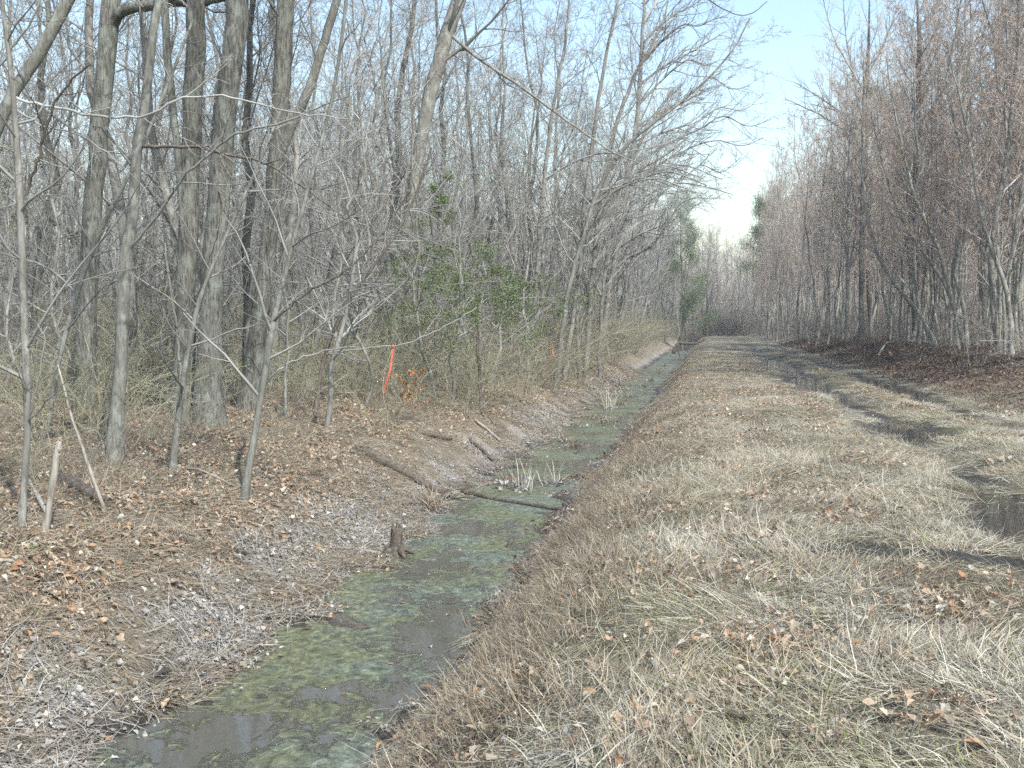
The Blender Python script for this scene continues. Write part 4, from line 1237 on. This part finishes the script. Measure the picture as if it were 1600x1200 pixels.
evergreen('holly', 'glossy green holly with layered boughs at the ditch-side brush', 752, 24.5, 3.5, 0.05, 17000, 0.048, HOLLY, 3.1, 41, lo=0.45, up=0.005, n1=20, ang=(1.25, 1.6), stiff=0.07, spread=0.07)
evergreen('holly', 'sparse green holly climbing beside the leaning mottled trunk', 684, 30, 5.9, 0.05, 6000, 0.055, HOLLY, 1.3, 42, lo=0.4, up=0.05, n1=14)
evergreen('cedar', 'thin olive cedar behind the trunks by the picture\'s left edge', 60, 27, 6.2, 0.06, 2600, 0.07, OLIVE, 2.3, 43, lo=0.3, up=-0.02, n1=16)
evergreen('cedar', 'olive green cedar low in the wood between the leftmost big trunks', 235, 34, 4.2, 0.05, 1800, 0.075, OLIVE, 1.8, 44, lo=0.2, n1=14)
evergreen('pine_tree', 'green pine standing where the left wood closes in past the ditch', 1066, 116, 16.0, 0.13, 26000, 0.24, PINE * 1.5, 4.4, 45, lo=0.2, narrow=0.12, spread=0.34, up=0.03, n1=30, tip=0.25, stiff=0.12)
evergreen('pine_tree', 'dark pine showing at the foot of the sky gap on the right', 1200, 136, 17.5, 0.16, 22000, 0.28, PINE * 0.9, 4.4, 46, lo=0.4, narrow=0.12, spread=0.4, up=0.04, n1=26, tip=0.25, stiff=0.14)
evergreen('pine_tree', 'dark pine crown rising out of the right wood under the taller bare trees', 1362, 74, 17.0, 0.16, 20000, 0.24, PINE * 0.9, 3.8, 47, lo=0.5, narrow=0.12, spread=0.34, up=0.04, n1=24, tip=0.25, stiff=0.14)

# ------------------------------------------------------------------ logs, sticks, stump, tussocks, ribbon
def round_wood(name, label, cat, P, r0, r1, mat, sides=10, knots=True, seed=0, group=None, branches=()):
    rng = np.random.default_rng(seed + 500)
    P = np.array(P, float)
    s = np.concatenate([[0], np.cumsum(np.linalg.norm(np.diff(P, axis=0), axis=1))])
    n = max(8, int(s[-1] / 0.12)); n = min(n, 40)
    q = np.linspace(0, s[-1], n)
    Pn = np.stack([np.interp(q, s, P[:, k]) for k in range(3)], 1)
    for _ in range(2): Pn[1:-1] = 0.25 * Pn[:-2] + 0.5 * Pn[1:-1] + 0.25 * Pn[2:]
    Pn += rng.normal(0, r0 * 0.12, Pn.shape)
    Rn = np.linspace(r0, r1, n) * rng.uniform(0.88, 1.12, n)
    b = Pn[0].copy()
    t = Tubes(); t.add((Pn - b)[None], Rn[None], sides)
    for (tt, L, dr) in branches:
        i = int(tt * (n - 1)); d = unit(np.array(dr, float))
        Q = np.stack([Pn[i] - b + d * L * f + rng.normal(0, 0.012, 3) * (f > 0) for f in np.linspace(0, 1, 7)])
        t.add(Q[None], np.linspace(Rn[i] * 0.7, Rn[i] * 0.25, 7)[None], 6)
    o = obj(name, t.mesh(name, M[mat], cap=True), None, tuple(b))
    return tag(o, label, cat, group)


def gp(px, py, lift):
    p = gnd(px, py); p[2] += lift; return p


def wp(px, py, z):
    d = ray(px, py); Y = (z - CAM_H) / d[2]; return np.array([d[0] * Y, Y, z])


round_wood('fallen_log', 'dark rotting log sloping down the left bank to the water', 'log', [gp(572, 712, 0.05), gp(600, 728, 0.07), gp(640, 748, 0.07), gp(668, 765, 0.05), gp(705, 778, 0.03)], 0.09, 0.05, 'log', seed=1)
round_wood('fallen_log', 'dark log lying on the leaves behind the broken stick', 'log', [gp(92, 752, 0.04), gp(120, 768, 0.06), gp(158, 788, 0.05)], 0.075, 0.05, 'log', seed=2)
round_wood('sunken_log', 'half sunken thin log lying straight across the ditch', 'log', [wp(722, 768, -0.97), wp(770, 779, -0.985), wp(830, 789, -0.985), wp(890, 798, -0.97)], 0.045, 0.03, 'log', seed=3)
round_wood('dead_branch', 'short dark crooked branch on the bank above the sunken log', 'branch', [gp(652, 678, 0.03), gp(675, 686, 0.06), gp(705, 690, 0.05)], 0.045, 0.03, 'log', seed=4)
round_wood('dead_branch', 'thin dark branch pointing down the bank at the bare stems', 'branch', [gp(733, 690, 0.05), gp(752, 706, 0.06), gp(770, 722, 0.04)], 0.035, 0.03, 'log', seed=5)
round_wood('dead_branch', 'pale straight branch lying on the upper bank beside the ditch', 'branch', [gp(742, 660, 0.05), gp(760, 674, 0.06), gp(782, 692, 0.04)], 0.03, 0.02, 'deadwood', seed=6)
round_wood('dead_branch', 'pale arched branch resting against the forked sapling\'s foot', 'branch', [gp(287, 736, 0.02), gp(310, 752, 0.14), gp(340, 768, 0.16), gp(368, 770, 0.05)], 0.016, 0.01, 'deadwood', seed=7)
round_wood('dead_branch', 'pale stick lying at the water\'s edge by the stump', 'branch', [gp(560, 862, 0.02), gp(590, 868, 0.03), gp(606, 872, 0.02)], 0.018, 0.01, 'deadwood', seed=8)
round_wood('dead_branch', 'pale stick leaning on the broken upright stick', 'branch', [gp(75, 812, 0.05), gp(60, 795, 0.10), gp(46, 780, 0.2)], 0.022, 0.016, 'deadwood', seed=9)
round_wood('dead_branch', 'pale curved stick on the left bank at the picture\'s edge', 'branch', [gp(-12, 884, 0.03), gp(15, 888, 0.06), gp(38, 895, 0.03)], 0.018, 0.01, 'deadwood', seed=10)
b0 = gnd(66, 838)
Yb = b0[1]
round_wood('broken_stick', 'pale upright dead stick with a split broken top', 'stick', [b0 - [0, 0, 0.08], at(72, 815, Yb), at(80, 775, Yb), at(86, 735, Yb), at(90, 700, Yb), at(91, 690, Yb)], 0.034, 0.026, 'deadwood', seed=11,
           branches=[(0.97, 0.10, (0.35, 0, 1)), (0.97, 0.09, (-0.35, 0.1, 1))])
b0 = gnd(166, 800); Yb = b0[1]
round_wood('leaning_stick', 'thin grey dead stem leaning left across the fallen log', 'stick', [b0 - [0, 0, 0.05], at(145, 745, Yb), at(125, 690, Yb), at(108, 640, Yb), at(102, 610, Yb), at(90, 570, Yb)], 0.02, 0.009, 'deadwood', seed=12)
# far driftwood at the ditch end
p0 = at(1052, 538, 88); p1 = at(1098, 530, 88)
p0[2] = -0.75
round_wood('driftwood', 'dark forked deadwood lying over the far end of the ditch', 'branch', [p0, at(1060, 535, 88), at(1078, 537, 88), at(1092, 536, 88), at(1102, 529, 88)], 0.16, 0.08, 'log', seed=13, branches=[(0.3, 2.1, (0.75, 0, 0.62)), (0.2, 0.9, (0.3, 0, -0.8))])
round_wood('dead_branch', 'pale dead branch propped on the right berm below the trees', 'branch', [gp(1372, 558, 0.05), gp(1385, 550, 0.4), at(1395, 535, gnd(1385, 550)[1])], 0.05, 0.03, 'deadwood', seed=14)
b0 = gnd(1500, 566); Yb = b0[1]
round_wood('bowed_branch', 'long pale branch bowing down the right berm towards the track', 'branch', [at(1512, 556, Yb), at(1540, 552, Yb - 0.5), at(1570, 562, Yb - 1.2), at(1605, 590, Yb - 2.2), at(1625, 612, Yb - 3)], 0.04, 0.02, 'deadwood', seed=15)

# stump by the water
b0 = wp(619, 864, -0.97)
srng = np.random.default_rng(61)
tb = Tubes()
n = 9
zz = np.linspace(-0.05, 0.30, n)
Pst = np.stack([0.03 * zz, 0 * zz, zz], 1)
Rst = np.interp(zz, [-0.05, 0.03, 0.12, 0.3], [0.14, 0.10, 0.075, 0.065])
tb.add(Pst[None], Rst[None], 11)
for k in range(5):
    a = k * 1.3
    L = srng.uniform(0.04, 0.13)
    q = np.stack([np.array([0.045 * math.cos(a), 0.045 * math.sin(a), 0.27 + L * f]) for f in np.linspace(0, 1, 4)])
    tb.add(q[None], np.linspace(0.025, 0.008, 4)[None], 5)
for k in range(4):
    a = 0.5 + k * 1.6
    q = np.stack([np.array([(0.08 + 0.2 * f) * math.cos(a), (0.08 + 0.2 * f) * math.sin(a), 0.05 - 0.1 * f]) for f in np.linspace(0, 1, 5)])
    tb.add(q[None], np.linspace(0.035, 0.012, 5)[None], 6)
tag(obj('stump', tb.mesh('stump', M['log'], cap=True), None, tuple(b0)), 'dark splintered little stump standing at the left water edge', 'stump')
b0 = wp(793, 858, -1.03)
round_wood('snag', 'dark pointed snag poking out of the algae near the right bank', 'stick', [b0, b0 + [0.03, 0, 0.07], b0 + [0.08, 0, 0.17]], 0.04, 0.012, 'log', seed=16)


def tussock(name, label, b, n, L, seed, cols, up=0.8, debris=True):
    rng = np.random.default_rng(seed)
    t = thing(name, label, 'tussock', tuple(b))
    V, F, c = blades(rng, n, 0.16, L, up, 0.011, cols, 0.2)
    obj('stems', mesh_from('stems', V, F, M['blade'], c, False), t)
    if debris:
        V, F, c = leaf_cluster(rng, 30, 0.17, np.concatenate([GREYC, DARKC]), 3)
        V[:, 2] += 0.03
        obj('root_mat', mesh_from('root_mat', V, F, M['leaf'], c, False), t)['kind'] = 'stuff'
    return t


WHITE = np.array([[0.6, 0.57, 0.5], [0.5, 0.46, 0.4], [0.66, 0.64, 0.58]])
tussock('tussock', 'dry tussock with pale upright stems standing in the ditch past the sunken log', wp(818, 768, -1.0), 34, 0.52, 71, WHITE, 0.85)
tussock('tussock', 'small clump of bleached stems beside the larger ditch tussock', wp(862, 757, -1.0), 16, 0.45, 72, WHITE, 0.8)
tussock('tussock', 'far tussock of white stems where the ditch narrows', wp(952, 640, -1.0), 40, 0.75, 73, WHITE, 0.82)
tussock('tussock', 'brown arching grass tussock overhanging the left water edge below the rotting log', gnd(672, 795), 90, 0.42, 74, STRAW[[0, 2, 3, 6]], 0.55, False)
for k, (px, py) in enumerate([(905, 668), (900, 700), (790, 757)]):
    tussock('tussock', ['muddy debris tuft in the ditch by the far algae', 'low muddy tuft at the far water edge', 'small dead tuft left of the bare ditch stems'][k], wp(px, py, -1.0), 14, 0.25, 75 + k, DARKC * 1.4, 0.7)


for k, (px, py) in enumerate([(878, 690), (925, 655), (945, 662), (968, 633), (985, 622), (1005, 606), (1018, 596), (1030, 584), (1040, 573)]):
    tussock('tussock', ordinal(k + 1) + ' nearest of the ragged debris tufts edging the far ditch', wp(px, py, -1.0), 24, 0.3 + 0.02 * k, 90 + k, np.concatenate([STRAW[[2, 3, 5]], DARKC * 1.3]), 0.65)


def ribbon(label, pix, Y, w_px, seed):
    rng = np.random.default_rng(seed)
    P = np.array([at(a, b_, Y) for a, b_ in pix])
    s = np.linspace(0, len(P) - 1, 22)
    Pn = np.stack([np.interp(s, np.arange(len(P)), P[:, k]) for k in range(3)], 1)
    Pn[1:-1] = 0.25 * Pn[:-2] + 0.5 * Pn[1:-1] + 0.25 * Pn[2:]
    w = w_px * Y / FPX
    tw = np.linspace(0.15, 0.9, 22) + 0.35 * np.sin(np.linspace(0, 7, 22))
    sd = np.stack([np.cos(tw), np.sin(tw), np.zeros(22)], 1)
    th = np.stack([-np.sin(tw), np.cos(tw), np.zeros(22)], 1) * 0.0015
    Pn[:, 1] += 0.02 * np.sin(np.linspace(0, 9, 22))
    V = np.stack([Pn - sd * w / 2 - th, Pn + sd * w / 2 - th, Pn + sd * w / 2 + th, Pn - sd * w / 2 + th], 1)
    b = Pn[0].copy()
    i = np.arange(88).reshape(22, 4); nx = np.roll(i, -1, 1)
    F = np.stack([i[:-1], nx[:-1], nx[1:], i[1:]], -1).reshape(-1, 4)
    F = np.concatenate([F, i[:1, ::-1], i[-1:]])
    t = thing('flagging_ribbon', label, 'ribbon', tuple(b))
    obj('tail', mesh_from('tail', V.reshape(-1, 3) - b, F, M['tape']), t)
    a = np.linspace(0, 2 * np.pi, 14)
    kp = np.stack([0.0 * a, 0.022 * np.cos(a), 0.022 * np.sin(a)], 1)
    tb = Tubes(); tb.add(kp[None], np.full((1, 14), 0.018), 6)
    obj('knot', tb.mesh('knot', M['tape']), t)


ribbon('bright orange flagging ribbon hanging from a thin branch in the brush', [(614, 541), (613, 555), (611, 575), (606, 592), (601, 606), (600, 616)], 21.5, 4.6, 1)
ribbon('small faded orange ribbon farther along the ditch brush', [(863, 543), (864, 550), (865, 557), (864, 562)], 33, 2.6, 2)

# dead-leaved sapling with orange leaves beside the ribbon
rng = np.random.default_rng(88)
q = at(648, 640, 20.5); b0 = np.array([q[0], 20.5, hgt(q[0], 20.5)])
t = thing('beech_seedling', 'little seedling holding orange dead leaves below the ribbon', 'seedling', tuple(b0))
P, Rr = trunk_path(rng, 0.95, 0.012, 8, 0.1, (-0.1, 0))
c1, r1 = grow(rng, P, Rr, 9, 0.25, 1.0, 0, (0.7, 1.3), 5, 0.12, 0.02, absL=0.52, rmin=0.004, tfall=0.3)
tb = Tubes(); tb.add(P, Rr, 6); obj('trunk', tb.mesh('trunk', M['dark']), t)
tb = Tubes(); tb.add(c1, r1, 4); cr = obj('crown', tb.mesh('crown', M['twig']), t)
pts = along(rng, c1, 130)
lp = []
for p in pts:
    V, F = leaf_shape(rng, rng.uniform(0.06, 0.09), False)
    V = rot_rand(rng, V[:, [2, 1, 0]] * np.array([1, 1, -1]), 0.35) + p
    lp.append((V, F, np.repeat((np.array([[0.28, 0.14, 0.055], [0.22, 0.105, 0.045], [0.32, 0.19, 0.10]])[rng.integers(3)] * rng.uniform(0.8, 1.2))[None], len(V), 0)))
V, F, c = join(lp)
obj('foliage', mesh_from('foliage', V, F, M['leaf'], c, False), cr)

# standing dry weeds near the viewer
def weed(label, pix, seed, side=4):
    rng = np.random.default_rng(seed)
    b = gnd(*pix[0]); Y = b[1]
    P = np.array([b - [0, 0, 0.03]] + [at(a, c_, Y) for a, c_ in pix[1:]])
    s = np.linspace(0, len(P) - 1, 12)
    Pn = np.stack([np.interp(s, np.arange(len(P)), P[:, k]) for k in range(3)], 1) - b
    R = np.linspace(0.0032, 0.0014, 12)
    t = thing('weed_stalk', label, 'weed', tuple(b))
    tb = Tubes(); tb.add(Pn[None], R[None], 5); obj('stem', tb.mesh('stem', M['brush_red']), t)
    c1, r1 = grow(rng, Pn[None], R[None], side, 0.3, 1.0, 0, (0.4, 0.8), 4, 0.1, 0.1, rmin=0.0014, absL=0.09)
    tb = Tubes(); tb.add(c1, r1, 4)
    obj('side_stems', tb.mesh('side_stems', M['brush_red']), t)['kind'] = 'stuff'


weed('tall thin brown weed stalk leaning over the grass at the lower right', [(1410, 1195), (1425, 1140), (1450, 1080), (1470, 1030), (1485, 985)], 1)
weed('short reddish weed stalk with a bent tip in the grass', [(1388, 1085), (1391, 1050), (1396, 1010), (1399, 990)], 2, 2)
weed('thin dry stalk standing before the churned dip', [(1312, 1000), (1311, 960), (1312, 925), (1310, 890)], 3, 2)
weed('brown stalk pair rising at the mid grass', [(1345, 1020), (1352, 990), (1356, 965), (1375, 950)], 4, 3)

# single large leaves that can be picked out
srng = np.random.default_rng(99)
shapes = []
for k in range(8):
    V, F = leaf_shape(srng, 1.0, k % 2 == 0)
    V[:, 2] *= 0.8
    cc = [(0.40, 0.30, 0.22), (0.34, 0.23, 0.15), (0.45, 0.37, 0.285), (0.27, 0.155, 0.09), (0.38, 0.36, 0.32), (0.37, 0.28, 0.205), (0.30, 0.28, 0.25), (0.33, 0.20, 0.12)][k]
    shapes.append(mesh_from('fallen_leaf', V, F, M['leaf'], np.repeat(np.array([cc]), len(V), 0), False))
spots = [(920, 1050, 0, 0.12, 'pale tan leaf lying flat in the grass near the ditch bank'), (1150, 1135, 2, 0.15, 'large pale leaf at the bottom of the picture amid straw'),
         (1300, 1058, 5, 0.12, 'tan leaf on the matted grass above the large pale leaf'), (900, 1172, 1, 0.13, 'brown leaf at the bottom edge near the water bank'),
         (1530, 1180, 3, 0.14, 'dark red-brown leaf in the lower right corner'), (1395, 1132, 2, 0.11, 'small pale leaf beside the tall weed stalk'),
         (1120, 1175, 6, 0.14, 'grey curled leaf below the large pale leaf'), (1512, 992, 0, 0.13, 'broad tan leaf right of the tall weed stalk tip'),
         (78, 1002, 1, 0.15, 'curled orange-brown leaf low on the left bank'), (270, 917, 1, 0.16, 'curled tan leaf midway up the left bank'),
         (410, 990, 7, 0.14, 'orange leaf at the left water edge'), (255, 1062, 4, 0.17, 'white bleached leaf in the grey drift by the water'),
         (200, 830, 7, 0.15, 'bright orange leaf on the bank below the leaning stick'), (665, 1080, 3, 0.10, 'small dark red leaf on the right water edge'),
         (1165, 775, 5, 0.17, 'orange tan leaf on the track in the middle distance'), (1235, 785, 3, 0.15, 'reddish leaf on the track left of the near puddle'),
         (705, 945, 2, 0.13, 'pale leaf caught at the right water edge under the stubble'), (480, 985, 1, 0.10, 'tan leaf floating on the algae near the left edge')]
for (px, py, k, size, lab) in spots:
    p = gnd(px, py)
    if p[2] < WATER_Z: p = wp(px, py, WATER_Z)
    o = obj('fallen_leaf', shapes[k], None, (p[0], p[1], p[2] + 0.03), 0, size)
    o.rotation_euler = (srng.normal(0.25, 0.2), srng.normal(0, 0.2), srng.uniform(0, 6.28))
    tag(o, lab, 'leaf', 'single large fallen leaves')
for k in range(26):
    v = srng.uniform(5.5, 16); u = srng.uniform(-3.5, -2.2)
    x, y = xy_of(u, v)
    o = obj('fallen_leaf', shapes[srng.integers(8)], None, (x, y, WATER_Z + 0.002), 0, float(srng.uniform(0.03, 0.065)))
    o.rotation_euler = (0, 0, srng.uniform(0, 6.28))
    tag(o, 'small dead leaf floating on the algae of the ditch', 'leaf', 'leaves floating on the ditch')

# ------------------------------------------------------------------ the hazy air
HB = np.array([[-800, -260, -2.6], [800, -260, -2.6], [800, 900, -2.6], [-800, 900, -2.6]], float)
HT = HB.copy(); HT[:, 2] = 29.0
V = np.concatenate([HB, HT])
F = np.array([[3, 2, 1, 0], [4, 5, 6, 7], [0, 1, 5, 4], [1, 2, 6, 5], [2, 3, 7, 6], [3, 0, 4, 7]])
hm = bpy.data.materials.new('pale_haze')
hm.use_nodes = True
hm.node_tree.nodes.clear()
pv = hm.node_tree.nodes.new('ShaderNodeVolumePrincipled')
pv.inputs['Color'].default_value = (0.86, 0.92, 1.0, 1)
pv.inputs['Density'].default_value = 0.00055
pv.inputs['Anisotropy'].default_value = 0.0
ho = hm.node_tree.nodes.new('ShaderNodeOutputMaterial')
hm.node_tree.links.new(pv.outputs[0], ho.inputs['Volume'])
tag(obj('haze', mesh_from('haze', V, F, hm, None, False)), 'thin pale spring haze filling the air', None, None, 'stuff')
